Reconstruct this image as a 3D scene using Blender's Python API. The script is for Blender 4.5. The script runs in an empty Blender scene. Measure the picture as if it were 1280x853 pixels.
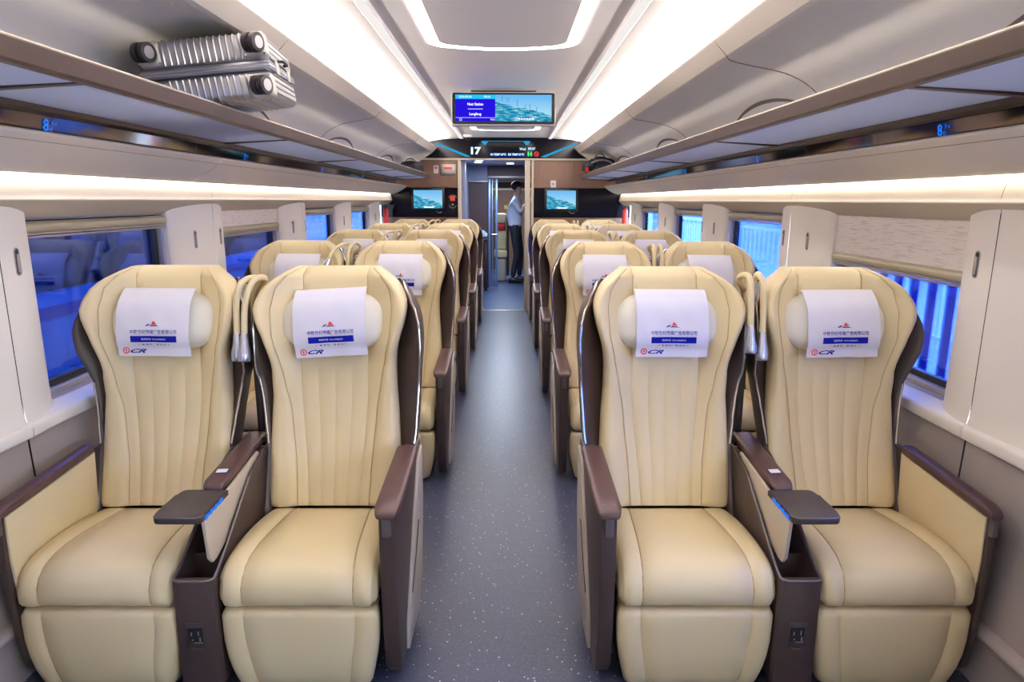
import bpy, bmesh, math, random
from math import sin, cos, pi, radians
from mathutils import Vector, Matrix, noise

scene = bpy.context.scene
COL = scene.collection
rnd = random.Random(7)

# ------------------------------------------------------------------ camera
F_PX = 830.0
PITCH = math.atan((426.5 - 250.5) / F_PX)
YAW = math.atan(6 * cos(PITCH) / F_PX)
ROLL = radians(0.2)
cam_d = bpy.data.cameras.new('camera')
cam_d.sensor_width = 36.0
cam_d.lens = 36.0 * F_PX / 1280.0
cam_d.clip_start = 0.02
cam = bpy.data.objects.new('camera', cam_d)
COL.objects.link(cam)
_F = Vector((sin(YAW) * cos(PITCH), cos(YAW) * cos(PITCH), -sin(PITCH)))
_R = Vector((cos(YAW), -sin(YAW), 0.0))
_U = _R.cross(_F)
_R2 = _R * cos(ROLL) + _U * sin(ROLL)
_U2 = -_R * sin(ROLL) + _U * cos(ROLL)
cam.matrix_world = Matrix((( _R2.x, _U2.x, -_F.x, 0.025), (_R2.y, _U2.y, -_F.y, 0.0), (_R2.z, _U2.z, -_F.z, 1.42), (0, 0, 0, 1)))
scene.camera = cam

# ------------------------------------------------------------------ world, exposure
w = bpy.data.worlds.new('overcast')
scene.world = w
w.use_nodes = True
bg = w.node_tree.nodes['Background']
bg.inputs[0].default_value = (0.62, 0.80, 1.0, 1)
bg.inputs[1].default_value = 9.0
scene.view_settings.view_transform = 'Standard'
scene.view_settings.look = 'None'
scene.view_settings.exposure = 0.95
scene.view_settings.gamma = 1.0
scene.view_settings.use_curve_mapping = False
scene.cycles.max_bounces = 10
scene.cycles.diffuse_bounces = 8
scene.cycles.transparent_max_bounces = 12
scene.cycles.sample_clamp_indirect = 6.0
scene.cycles.caustics_reflective = False
scene.cycles.caustics_refractive = False

P_COVE = 42.0       # strength of the LED strips in the ceiling coves
P_SIDE = 13.0        # strength of the LED strips above the windows
P_RING = 11.0        # strength of the ceiling ring lamps


def lin(c):
    return tuple(((v / 255.0) / 12.92 if v <= 10 else (((v / 255.0) + 0.055) / 1.055) ** 2.4) for v in c) + (1,)


# ------------------------------------------------------------------ materials
def mat(name, col, rough=0.5, metal=0.0, spec=0.5, bump=None, coat=0.0, var=0.0, vscale=8.0, emit=None, estr=0.0, trans=0.0):
    m = bpy.data.materials.new(name)
    m.use_nodes = True
    nt = m.node_tree
    b = nt.nodes['Principled BSDF']
    b.inputs['Base Color'].default_value = lin(col)
    b.inputs['Roughness'].default_value = rough
    b.inputs['Metallic'].default_value = metal
    b.inputs['Specular IOR Level'].default_value = spec
    b.inputs['Coat Weight'].default_value = coat
    b.inputs['Coat Roughness'].default_value = 0.08
    if trans:
        b.inputs['Transmission Weight'].default_value = trans
    if emit is not None:
        b.inputs['Emission Color'].default_value = lin(emit)
        b.inputs['Emission Strength'].default_value = estr
    tc = nt.nodes.new('ShaderNodeTexCoord')
    if var:
        nz = nt.nodes.new('ShaderNodeTexNoise')
        nz.inputs['Scale'].default_value = vscale
        nz.inputs['Detail'].default_value = 6
        nt.links.new(tc.outputs['Object'], nz.inputs['Vector'])
        mr = nt.nodes.new('ShaderNodeMapRange')
        mr.inputs['To Min'].default_value = 1 - var
        mr.inputs['To Max'].default_value = 1 + var
        nt.links.new(nz.outputs['Fac'], mr.inputs['Value'])
        mx = nt.nodes.new('ShaderNodeVectorMath')
        mx.operation = 'SCALE'
        mx.inputs[0].default_value = lin(col)[:3]
        nt.links.new(mr.outputs['Result'], mx.inputs['Scale'])
        nt.links.new(mx.outputs['Vector'], b.inputs['Base Color'])
    if bump:
        kind, sc, st, dist = bump
        if kind == 'noise':
            t = nt.nodes.new('ShaderNodeTexNoise')
            t.inputs['Scale'].default_value = sc
            t.inputs['Detail'].default_value = 4
            out = t.outputs['Fac']
        else:
            t = nt.nodes.new('ShaderNodeTexVoronoi')
            t.inputs['Scale'].default_value = sc
            out = t.outputs['Distance']
        nt.links.new(tc.outputs['Object'], t.inputs['Vector'])
        bp = nt.nodes.new('ShaderNodeBump')
        bp.inputs['Strength'].default_value = st
        bp.inputs['Distance'].default_value = dist
        nt.links.new(out, bp.inputs['Height'])
        nt.links.new(bp.outputs['Normal'], b.inputs['Normal'])
    return m


GLOW = 2.0 ** -scene.view_settings.exposure      # displays keep their look whatever the exposure


def emat(name, col, strength):
    m = bpy.data.materials.new(name)
    m.use_nodes = True
    nt = m.node_tree
    nt.nodes.clear()
    o = nt.nodes.new('ShaderNodeOutputMaterial')
    e = nt.nodes.new('ShaderNodeEmission')
    e.inputs[0].default_value = lin(col)
    e.inputs[1].default_value = strength
    nt.links.new(e.outputs[0], o.inputs[0])
    return m


M = {}
M['leather'] = mat('cream_leather', (213, 194, 153), 0.42, spec=0.45, bump=('voronoi', 330, 0.16, 0.0012), var=0.03, vscale=5)
M['leather_plain'] = mat('cream_leather_plain', (213, 195, 155), 0.42, spec=0.4, bump=('noise', 220, 0.12, 0.001), var=0.03, vscale=5)
M['seam'] = mat('seam_thread', (176, 154, 112), 0.8)
M['pillow'] = mat('pillow_leather', (212, 206, 194), 0.45, bump=('noise', 200, 0.1, 0.001))
M['cloth'] = mat('white_cloth', (212, 208, 220), 0.9, spec=0.15, bump=('noise', 380, 0.25, 0.0012))
M['brown'] = mat('brown_shell', (62, 49, 46), 0.42, spec=0.5, bump=('noise', 500, 0.1, 0.0006))
M['brown_pad'] = mat('brown_armrest', (72, 48, 48), 0.38, spec=0.5, bump=('noise', 350, 0.12, 0.0008))
M['brown_dark'] = mat('dark_brown', (46, 36, 36), 0.5)
M['grey_lever'] = mat('lever_grey', (96, 88, 90), 0.35, metal=0.3)
M['taupe'] = mat('taupe_cover', (172, 160, 148), 0.45, bump=('noise', 400, 0.08, 0.0006))
M['panel_light'] = mat('console_side_leather', (196, 182, 160), 0.45, bump=('noise', 400, 0.1, 0.0006))
M['chrome'] = mat('polished_trim', (190, 178, 172), 0.22, metal=0.9)
M['satin'] = mat('satin_metal', (178, 170, 166), 0.35, metal=0.8)
M['table'] = mat('table_top', (58, 49, 49), 0.5, bump=('voronoi', 420, 0.3, 0.001))
M['black'] = mat('black_plastic', (18, 18, 20), 0.35)
M['lampend'] = mat('lamp_end', (176, 174, 184), 0.25, metal=0.85)
M['blue_led'] = emat('blue_led', (30, 120, 255), 1.3 * GLOW)
M['panel'] = mat('wall_panel_cream', (236, 228, 218), 0.5, spec=0.4, bump=('noise', 450, 0.12, 0.0006))
M['strip_panel'] = mat('strip_cream', (238, 231, 220), 0.45, spec=0.35)
M['header'] = mat('header_beige', (190, 176, 154), 0.55)
M['lower'] = mat('lower_wall', (160, 148, 143), 0.55, bump=('noise', 400, 0.12, 0.0006), var=0.02)
M['liner'] = mat('liner_beige', (246, 239, 228), 0.5, bump=('noise', 420, 0.12, 0.0006))
M['curve'] = mat('curve_beige', (226, 216, 202), 0.45, bump=('noise', 420, 0.1, 0.0006))
M['ceil'] = mat('ceiling_white', (240, 236, 235), 0.5, spec=0.3)
M['ceil_mid'] = mat('ceiling_panel', (246, 242, 240), 0.45, spec=0.4, bump=('noise', 420, 0.1, 0.0006))
M['rack_lip'] = mat('rack_bronze', (76, 60, 54), 0.38, metal=0.1)
M['rack_trim'] = mat('rack_trim', (226, 214, 200), 0.25, metal=0.6)
M['rack_under'] = mat('rack_underside', (160, 164, 186), 0.28, metal=0.55)


def frosted_mat():
    m = bpy.data.materials.new('frosted_glass')
    m.use_nodes = True
    nt = m.node_tree
    nt.nodes.clear()
    o = nt.nodes.new('ShaderNodeOutputMaterial')
    tr = nt.nodes.new('ShaderNodeBsdfTranslucent')
    tr.inputs[0].default_value = lin((226, 236, 255))
    g = nt.nodes.new('ShaderNodeBsdfGlossy')
    g.inputs['Roughness'].default_value = 0.25
    g.inputs['Color'].default_value = (0.7, 0.75, 1, 1)
    mx = nt.nodes.new('ShaderNodeMixShader')
    mx.inputs[0].default_value = 0.12
    df = nt.nodes.new('ShaderNodeBsdfDiffuse')
    df.inputs[0].default_value = lin((232, 236, 255))
    m0 = nt.nodes.new('ShaderNodeMixShader')
    m0.inputs[0].default_value = 0.45
    nt.links.new(tr.outputs[0], m0.inputs[1])
    nt.links.new(df.outputs[0], m0.inputs[2])
    nt.links.new(m0.outputs[0], mx.inputs[1])
    nt.links.new(g.outputs[0], mx.inputs[2])
    nt.links.new(mx.outputs[0], o.inputs[0])
    return m


M['frost'] = frosted_mat()
M['mirror'] = mat('smoked_mirror', (112, 98, 88), 0.07, metal=1.0)
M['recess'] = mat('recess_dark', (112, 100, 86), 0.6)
M['gap'] = mat('dark_gap', (40, 34, 32), 0.8)
M['seamline'] = mat('panel_seam', (128, 112, 92), 0.6)
M['rubber'] = mat('window_rubber', (14, 16, 26), 0.35)
M['alu'] = mat('window_aluminium', (186, 182, 180), 0.4, metal=0.4)
M['blindbar'] = mat('blind_bar', (170, 162, 138), 0.4, metal=0.3)
M['cove'] = emat('cove_led', (255, 246, 238), P_COVE)
M['side'] = emat('side_led', (255, 245, 228), P_SIDE)
M['line'] = emat('ceiling_step_sheen', (255, 249, 246), 0.48)  # bright sheen of the glossy ceiling step, put in as emission
M['ring'] = emat('ring_led', (255, 250, 246), P_RING)
M['floor_edge'] = mat('floor_edge', (60, 60, 76), 0.5)


def floor_mat():
    m = mat('speckled_floor', (82, 84, 100), 0.33, spec=0.55)
    nt = m.node_tree
    b = nt.nodes['Principled BSDF']
    tc = nt.nodes.new('ShaderNodeTexCoord')
    v = nt.nodes.new('ShaderNodeTexVoronoi')
    v.inputs['Scale'].default_value = 42
    nt.links.new(tc.outputs['Object'], v.inputs['Vector'])
    r = nt.nodes.new('ShaderNodeValToRGB')
    r.color_ramp.elements[0].position = 0.07
    r.color_ramp.elements[0].color = (1, 1, 1, 1)
    r.color_ramp.elements[1].position = 0.12
    r.color_ramp.elements[1].color = (0, 0, 0, 1)
    nt.links.new(v.outputs['Distance'], r.inputs['Fac'])
    v2 = nt.nodes.new('ShaderNodeTexVoronoi')
    v2.inputs['Scale'].default_value = 130
    nt.links.new(tc.outputs['Object'], v2.inputs['Vector'])
    r2 = nt.nodes.new('ShaderNodeValToRGB')
    r2.color_ramp.elements[0].position = 0.1
    r2.color_ramp.elements[0].color = (.5, .5, .5, 1)
    r2.color_ramp.elements[1].position = 0.25
    r2.color_ramp.elements[1].color = (0, 0, 0, 1)
    nt.links.new(v2.outputs['Distance'], r2.inputs['Fac'])
    nz = nt.nodes.new('ShaderNodeTexNoise')
    nz.inputs['Scale'].default_value = 90
    nt.links.new(tc.outputs['Object'], nz.inputs['Vector'])
    mr = nt.nodes.new('ShaderNodeMix')
    mr.data_type = 'RGBA'
    mr.inputs['A'].default_value = lin((46, 50, 70))
    mr.inputs['B'].default_value = lin((68, 73, 95))
    nt.links.new(nz.outputs['Fac'], mr.inputs['Factor'])
    m2 = nt.nodes.new('ShaderNodeMix')
    m2.data_type = 'RGBA'
    m2.inputs['B'].default_value = lin((150, 150, 160))
    nt.links.new(mr.outputs['Result'], m2.inputs['A'])
    nt.links.new(r2.outputs['Color'], m2.inputs['Factor'])
    m3 = nt.nodes.new('ShaderNodeMix')
    m3.data_type = 'RGBA'
    m3.inputs['B'].default_value = lin((215, 215, 222))
    nt.links.new(m2.outputs['Result'], m3.inputs['A'])
    nt.links.new(r.outputs['Color'], m3.inputs['Factor'])
    nt.links.new(m3.outputs['Result'], b.inputs['Base Color'])
    bp = nt.nodes.new('ShaderNodeBump')
    bp.inputs['Strength'].default_value = 0.15
    bp.inputs['Distance'].default_value = 0.001
    nt.links.new(nz.outputs['Fac'], bp.inputs['Height'])
    nt.links.new(bp.outputs['Normal'], b.inputs['Normal'])
    return m


def wood_mat():
    m = mat('brown_wood_laminate', (112, 82, 66), 0.4)
    nt = m.node_tree
    b = nt.nodes['Principled BSDF']
    tc = nt.nodes.new('ShaderNodeTexCoord')
    mp = nt.nodes.new('ShaderNodeMapping')
    mp.inputs['Scale'].default_value = (60, 60, 3)
    nt.links.new(tc.outputs['Object'], mp.inputs['Vector'])
    nz = nt.nodes.new('ShaderNodeTexNoise')
    nz.inputs['Scale'].default_value = 2
    nz.inputs['Detail'].default_value = 5
    nt.links.new(mp.outputs['Vector'], nz.inputs['Vector'])
    mx = nt.nodes.new('ShaderNodeMix')
    mx.data_type = 'RGBA'
    mx.inputs['A'].default_value = lin((92, 66, 52))
    mx.inputs['B'].default_value = lin((134, 102, 84))
    nt.links.new(nz.outputs['Fac'], mx.inputs['Factor'])
    nt.links.new(mx.outputs['Result'], b.inputs['Base Color'])
    return m


def glass_mat(name, tint, gloss=0.08):
    m = bpy.data.materials.new(name)
    m.use_nodes = True
    nt = m.node_tree
    nt.nodes.clear()
    o = nt.nodes.new('ShaderNodeOutputMaterial')
    t = nt.nodes.new('ShaderNodeBsdfTransparent')
    t.inputs[0].default_value = lin(tint)
    g = nt.nodes.new('ShaderNodeBsdfGlossy')
    g.inputs['Roughness'].default_value = 0.02
    g.inputs['Color'].default_value = (0.75, 0.85, 1, 1)
    mx = nt.nodes.new('ShaderNodeMixShader')
    lw = nt.nodes.new('ShaderNodeLayerWeight')
    lw.inputs[0].default_value = 0.25
    mr = nt.nodes.new('ShaderNodeMapRange')
    mr.inputs['To Min'].default_value = gloss
    mr.inputs['To Max'].default_value = 0.7
    nt.links.new(lw.outputs['Fresnel'], mr.inputs['Value'])
    nt.links.new(mr.outputs['Result'], mx.inputs[0])
    nt.links.new(t.outputs[0], mx.inputs[1])
    nt.links.new(g.outputs[0], mx.inputs[2])
    nt.links.new(mx.outputs[0], o.inputs[0])
    return m


def blind_mat():
    m = mat('blind_fabric', (214, 196, 184), 0.7, spec=0.2)
    nt = m.node_tree
    b = nt.nodes['Principled BSDF']
    tc = nt.nodes.new('ShaderNodeTexCoord')
    mp = nt.nodes.new('ShaderNodeMapping')
    mp.inputs['Scale'].default_value = (1, 10, 170)
    nt.links.new(tc.outputs['Object'], mp.inputs['Vector'])
    nz = nt.nodes.new('ShaderNodeTexNoise')
    nz.inputs['Scale'].default_value = 1.2
    nz.inputs['Detail'].default_value = 3
    nt.links.new(mp.outputs['Vector'], nz.inputs['Vector'])
    r = nt.nodes.new('ShaderNodeValToRGB')
    r.color_ramp.elements[0].position = 0.36
    r.color_ramp.elements[0].color = lin((216, 201, 194))
    r.color_ramp.elements[1].position = 0.46
    r.color_ramp.elements[1].color = lin((236, 225, 218))
    nt.links.new(nz.outputs['Fac'], r.inputs['Fac'])
    nt.links.new(r.outputs['Color'], b.inputs['Base Color'])
    return m


def landscape_mat():
    """what the screens show: a turquoise hillside under a pale sky (uses the UV map of the flat screen)"""
    m = bpy.data.materials.new('screen_landscape')
    m.use_nodes = True
    nt = m.node_tree
    nt.nodes.clear()
    L = nt.links.new
    o = nt.nodes.new('ShaderNodeOutputMaterial')
    e = nt.nodes.new('ShaderNodeEmission')
    e.inputs[1].default_value = GLOW
    L(e.outputs[0], o.inputs[0])
    tc = nt.nodes.new('ShaderNodeTexCoord')
    sp = nt.nodes.new('ShaderNodeSeparateXYZ')
    L(tc.outputs['UV'], sp.inputs[0])
    nz = nt.nodes.new('ShaderNodeTexNoise')
    nz.inputs['Scale'].default_value = 7
    nz.inputs['Detail'].default_value = 8
    L(tc.outputs['UV'], nz.inputs['Vector'])
    # ridge height = 0.75 - 0.5 u + noise
    ma = nt.nodes.new('ShaderNodeMath')
    ma.operation = 'MULTIPLY_ADD'
    ma.inputs[1].default_value = -0.5
    ma.inputs[2].default_value = 0.58
    L(sp.outputs['X'], ma.inputs[0])
    m2 = nt.nodes.new('ShaderNodeMath')
    m2.operation = 'MULTIPLY_ADD'
    m2.inputs[1].default_value = 0.3
    L(nz.outputs['Fac'], m2.inputs[0])
    L(ma.outputs[0], m2.inputs[2])
    lt = nt.nodes.new('ShaderNodeMath')
    lt.operation = 'LESS_THAN'
    L(sp.outputs['Y'], lt.inputs[0])
    L(m2.outputs[0], lt.inputs[1])
    nz2 = nt.nodes.new('ShaderNodeTexNoise')
    nz2.inputs['Scale'].default_value = 7
    nz2.inputs['Detail'].default_value = 8
    mp = nt.nodes.new('ShaderNodeMapping')
    mp.inputs['Scale'].default_value = (1, 2.2, 1)
    mp.inputs['Rotation'].default_value = (0, 0, 0.45)
    L(tc.outputs['UV'], mp.inputs['Vector'])
    L(mp.outputs['Vector'], nz2.inputs['Vector'])
    r = nt.nodes.new('ShaderNodeValToRGB')
    cr = r.color_ramp
    cr.elements[0].position = 0.3
    cr.elements[0].color = lin((10, 80, 170))
    cr.elements[1].position = 0.72
    cr.elements[1].color = lin((190, 235, 245))
    el = cr.elements.new(0.5)
    el.color = lin((40, 160, 190))
    L(nz2.outputs['Fac'], r.inputs['Fac'])
    r2 = nt.nodes.new('ShaderNodeValToRGB')
    r2.color_ramp.elements[0].position = 0.3
    r2.color_ramp.elements[0].color = lin((170, 220, 245))
    r2.color_ramp.elements[1].position = 0.9
    r2.color_ramp.elements[1].color = lin((110, 190, 245))
    L(sp.outputs['Y'], r2.inputs['Fac'])
    mx = nt.nodes.new('ShaderNodeMix')
    mx.data_type = 'RGBA'
    L(lt.outputs[0], mx.inputs['Factor'])
    L(r2.outputs['Color'], mx.inputs['A'])
    L(r.outputs['Color'], mx.inputs['B'])
    L(mx.outputs['Result'], e.inputs[0])
    return m


M['floor'] = floor_mat()
M['wood'] = wood_mat()
M['glass'] = glass_mat('blue_tinted_glass', (156, 186, 255), 0.05)
M['clear_glass'] = glass_mat('clear_glass', (220, 230, 240), 0.1)
M['blind'] = blind_mat()
M['screen'] = landscape_mat()


# ------------------------------------------------------------------ geometry helpers
class MB:
    """collects shapes in a bmesh and links them as one mesh object"""

    def __init__(self):
        self.bm = bmesh.new()

    def merge(self, other, mtx=None):
        me = bpy.data.meshes.new('tmp')
        other.to_mesh(me)
        other.free()
        if mtx is not None:
            me.transform(mtx)
        self.bm.from_mesh(me)
        bpy.data.meshes.remove(me)

    def box(self, x0, x1, y0, y1, z0, z1, r=0.0, seg=2, mtx=None):
        b = bmesh.new()
        bmesh.ops.create_cube(b, size=1)
        for v in b.verts:
            v.co = Vector(((x0 + x1) / 2 + v.co.x * (x1 - x0), (y0 + y1) / 2 + v.co.y * (y1 - y0), (z0 + z1) / 2 + v.co.z * (z1 - z0)))
        if r > 0:
            bmesh.ops.bevel(b, geom=b.edges[:], offset=r, segments=seg, affect='EDGES', profile=0.5, clamp_overlap=True)
        self.merge(b, mtx)
        return self

    def prism(self, pts, lo, hi, axis='x', r=0.0, seg=2, mtx=None, scale_hi=None):
        """polygon pts extruded from lo to hi along the axis; pts are (y,z), (x,z) or (x,y)"""
        b = bmesh.new()

        def pos(p, h):
            return {'x': (h, p[0], p[1]), 'y': (p[0], h, p[1]), 'z': (p[0], p[1], h)}[axis]
        A = [b.verts.new(pos(p, lo)) for p in pts]
        B = [b.verts.new(pos(p, hi)) for p in pts]
        n = len(pts)
        b.faces.new(A)
        b.faces.new(B[::-1])
        for i in range(n):
            b.faces.new((A[i], B[i], B[(i + 1) % n], A[(i + 1) % n]))
        bmesh.ops.recalc_face_normals(b, faces=b.faces[:])
        if r > 0:
            ed = [e for e in b.edges if (e.verts[0] in A) == (e.verts[1] in A)]
            bmesh.ops.bevel(b, geom=ed, offset=r, segments=seg, affect='EDGES', profile=0.5, clamp_overlap=True)
        self.merge(b, mtx)
        return self

    def grid(self, rows, close_u=False, close_v=False, flip=False):
        bm = self.bm
        V = [[bm.verts.new(p) for p in row] for row in rows]
        nr, nc = len(V), len(V[0])
        for i in range(nr if close_v else nr - 1):
            for j in range(nc if close_u else nc - 1):
                a, b_, c, d = V[i][j], V[i][(j + 1) % nc], V[(i + 1) % nr][(j + 1) % nc], V[(i + 1) % nr][j]
                try:
                    bm.faces.new((a, d, c, b_) if flip else (a, b_, c, d))
                except ValueError:
                    pass
        return V

    def loft(self, secs, caps=True):
        V = self.grid(secs, close_u=True)
        if caps:
            self.bm.faces.new(V[0][::-1])
            self.bm.faces.new(V[-1])
        return self

    def tube(self, pts, r, n=8, caps=True):
        pts = [Vector(p) for p in pts]
        rr = r if isinstance(r, (list, tuple)) else [r] * len(pts)
        secs = []
        up = None
        for i, p in enumerate(pts):
            t = (pts[min(i + 1, len(pts) - 1)] - pts[max(i - 1, 0)]).normalized()
            if up is None:
                up = Vector((0, 0, 1)) if abs(t.z) < 0.9 else Vector((1, 0, 0))
            a = t.cross(up).normalized()
            up = a.cross(t).normalized()
            secs.append([p + (a * cos(2 * pi * k / n) + up * sin(2 * pi * k / n)) * rr[i] for k in range(n)])
        return self.loft(secs, caps)

    def cyl(self, c, r, h, axis='z', n=20, r2=None):
        c = Vector(c)
        d = {'x': Vector((1, 0, 0)), 'y': Vector((0, 1, 0)), 'z': Vector((0, 0, 1))}[axis]
        return self.tube([c - d * h / 2, c + d * h / 2], [r, r if r2 is None else r2], n)

    def quad(self, a, b, c, d):
        bm = self.bm
        bm.faces.new([bm.verts.new(p) for p in (a, b, c, d)])
        return self

    def build(self, name, m, parent=None, smooth=True, angle=35, mtx=None, normals=True):
        if normals:
            bmesh.ops.recalc_face_normals(self.bm, faces=self.bm.faces[:])
        me = bpy.data.meshes.new(name)
        self.bm.to_mesh(me)
        self.bm.free()
        if mtx is not None:
            me.transform(mtx)
        me.materials.append(m if not isinstance(m, str) else M[m])
        if smooth:
            me.shade_smooth()
            me.set_sharp_from_angle(angle=radians(angle))
        o = bpy.data.objects.new(name, me)
        COL.objects.link(o)
        if parent is not None:
            o.parent = parent
        return o


def thing(name, label, cat, loc=(0, 0, 0), group=None, rz=0.0):
    o = bpy.data.objects.new(name, None)
    o.empty_display_size = 0.1
    COL.objects.link(o)
    o.location = loc
    o.rotation_euler.z = rz
    o['label'] = label
    o['category'] = cat
    if group:
        o['group'] = group
    return o


def tag(o, label, cat, group=None):
    o['label'] = label
    o['category'] = cat
    if group:
        o['group'] = group
    return o


def struct(name, mb, m, parent=None, **k):
    o = mb.build(name, m, parent, **k)
    if parent is None:
        o['kind'] = 'structure'
    return o


KIDS = {}


def copy_tree(o, parent=None):
    c = o.copy()
    COL.objects.link(c)
    c.parent = parent
    for ch in list(o.children):
        copy_tree(ch, c)
    return c


def lerp(a, b, t):
    return a + (b - a) * t


def interp(tab, x):
    """piecewise smooth interpolation in a table of (x, value)"""
    if x <= tab[0][0]:
        return tab[0][1]
    for (x0, v0), (x1, v1) in zip(tab, tab[1:]):
        if x <= x1:
            t = (x - x0) / (x1 - x0)
            t = t * t * (3 - 2 * t) * 0.5 + t * 0.5
            return v0 + (v1 - v0) * t
    return tab[-1][1]


def bez(p0, p1, p2, p3, n=10):
    p0, p1, p2, p3 = map(Vector, (p0, p1, p2, p3))
    return [p0 * (1 - t) ** 3 + p1 * 3 * t * (1 - t) ** 2 + p2 * 3 * t * t * (1 - t) + p3 * t ** 3 for t in [i / n for i in range(n + 1)]]


_txt = {}


def text_bm(s, size, align='CENTER', shear=0.0, bold=0.0, space=1.0):
    """flat lettering as a bmesh in the XY plane"""
    cu = bpy.data.curves.new('t', 'FONT')
    cu.body = s
    cu.size = size
    cu.align_x = align
    cu.align_y = 'CENTER'
    cu.shear = shear
    cu.offset = bold
    cu.space_character = space
    cu.resolution_u = 2
    cu.fill_mode = 'FRONT'
    ob = bpy.data.objects.new('t', cu)
    me = bpy.data.meshes.new_from_object(ob)
    b = bmesh.new()
    b.from_mesh(me)
    bpy.data.objects.remove(ob)
    bpy.data.curves.remove(cu)
    bpy.data.meshes.remove(me)
    return b


def put_text(mb, s, size, x, y, **k):
    mb.merge(text_bm(s, size, **k), Matrix.Translation((x, y, 0)))


def put_fit(mb, s, width, height, x, y, **k):
    """lettering scaled to a given width and height, centred at x, y"""
    b = text_bm(s, 0.05, **k)
    xs = [v.co.x for v in b.verts]
    ys = [v.co.y for v in b.verts]
    cx, cy = (min(xs) + max(xs)) / 2, (min(ys) + max(ys)) / 2
    sx, sy = width / max(1e-6, max(xs) - min(xs)), height / max(1e-6, max(ys) - min(ys))
    for v in b.verts:
        v.co = Vector(((v.co.x - cx) * sx + x, (v.co.y - cy) * sy + y, 0))
    mb.merge(b)


def flat_rect(mb, x0, x1, y0, y1, nx=1, ny=1):
    mb.grid([[Vector((lerp(x0, x1, i / nx), lerp(y0, y1, j / ny), 0)) for i in range(nx + 1)] for j in range(ny + 1)])


def flat_ring(mb, cx, cy, r0, r1, n=20, a0=0, a1=2 * pi):
    mb.grid([[Vector((cx + r * cos(lerp(a0, a1, i / n)), cy + r * sin(lerp(a0, a1, i / n)), 0)) for i in range(n + 1)] for r in (r0, r1)])


def flat_poly(mb, pts):
    mb.bm.faces.new([mb.bm.verts.new((p[0], p[1], 0)) for p in pts])


# ------------------------------------------------------------------ the shell of the carriage
PITCH_Y = 1.487                       # distance from row to row
Y_BACK, Y_END = -1.6, 8.75
SEAMS = [0.48, 1.96, 3.42, 4.90, 6.37, 7.84]
SIDES = ((-1, 'left'), (1, 'right'))


def along(prof, y0, y1, s, n=1):
    """rows of points for a profile of (x, z) swept along the carriage on side s"""
    return [[Vector((s * x, lerp(y0, y1, j / n), z)) for x, z in prof] for j in range(n + 1)]


def curvepts(pts, n=8):
    """Catmull-Rom through (x,z) points"""
    out = []
    P = [pts[0]] + list(pts) + [pts[-1]]
    for i in range(1, len(P) - 2):
        for k in range(n):
            t = k / n
            q = []
            for c in (0, 1):
                a, b, c_, d = P[i - 1][c], P[i][c], P[i + 1][c], P[i + 2][c]
                q.append(0.5 * (2 * b + (c_ - a) * t + (2 * a - 5 * b + 4 * c_ - d) * t * t + (3 * b - a - 3 * c_ + d) * t ** 3))
            out.append(tuple(q))
    out.append(tuple(pts[-1]))
    return out


# floor
mb = MB()
mb.box(-1.6, 1.6, Y_BACK, 8.62, -0.05, 0.0)
fl = struct('floor', mb, 'floor', smooth=False)
mb = MB()
mb.box(-0.95, 0.6, 8.62, 14.2, -0.05, -0.002)
M['floor2'] = mat('vestibule_floor', (70, 92, 132), 0.35, var=0.08, vscale=30)
struct('floor_vestibule', mb, 'floor2', smooth=False)
mb = MB()
mb.box(-0.6, 0.34, 8.6, 8.68, 0.0, 0.006, 0.002)
struct('trim_threshold', mb, 'satin')

LINER = [(0.915, 2.0)] + curvepts([(0.93, 1.995), (1.06, 1.985), (1.2, 1.95), (1.315, 1.87), (1.37, 1.78), (1.385, 1.70)], 6)


def liner_xz(k):
    """point on the liner curve at parameter k in 0..1"""
    L = LINER
    f = k * (len(L) - 1)
    i = min(int(f), len(L) - 2)
    return (lerp(L[i][0], L[i + 1][0], f - i), lerp(L[i][1], L[i + 1][1], f - i))


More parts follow.
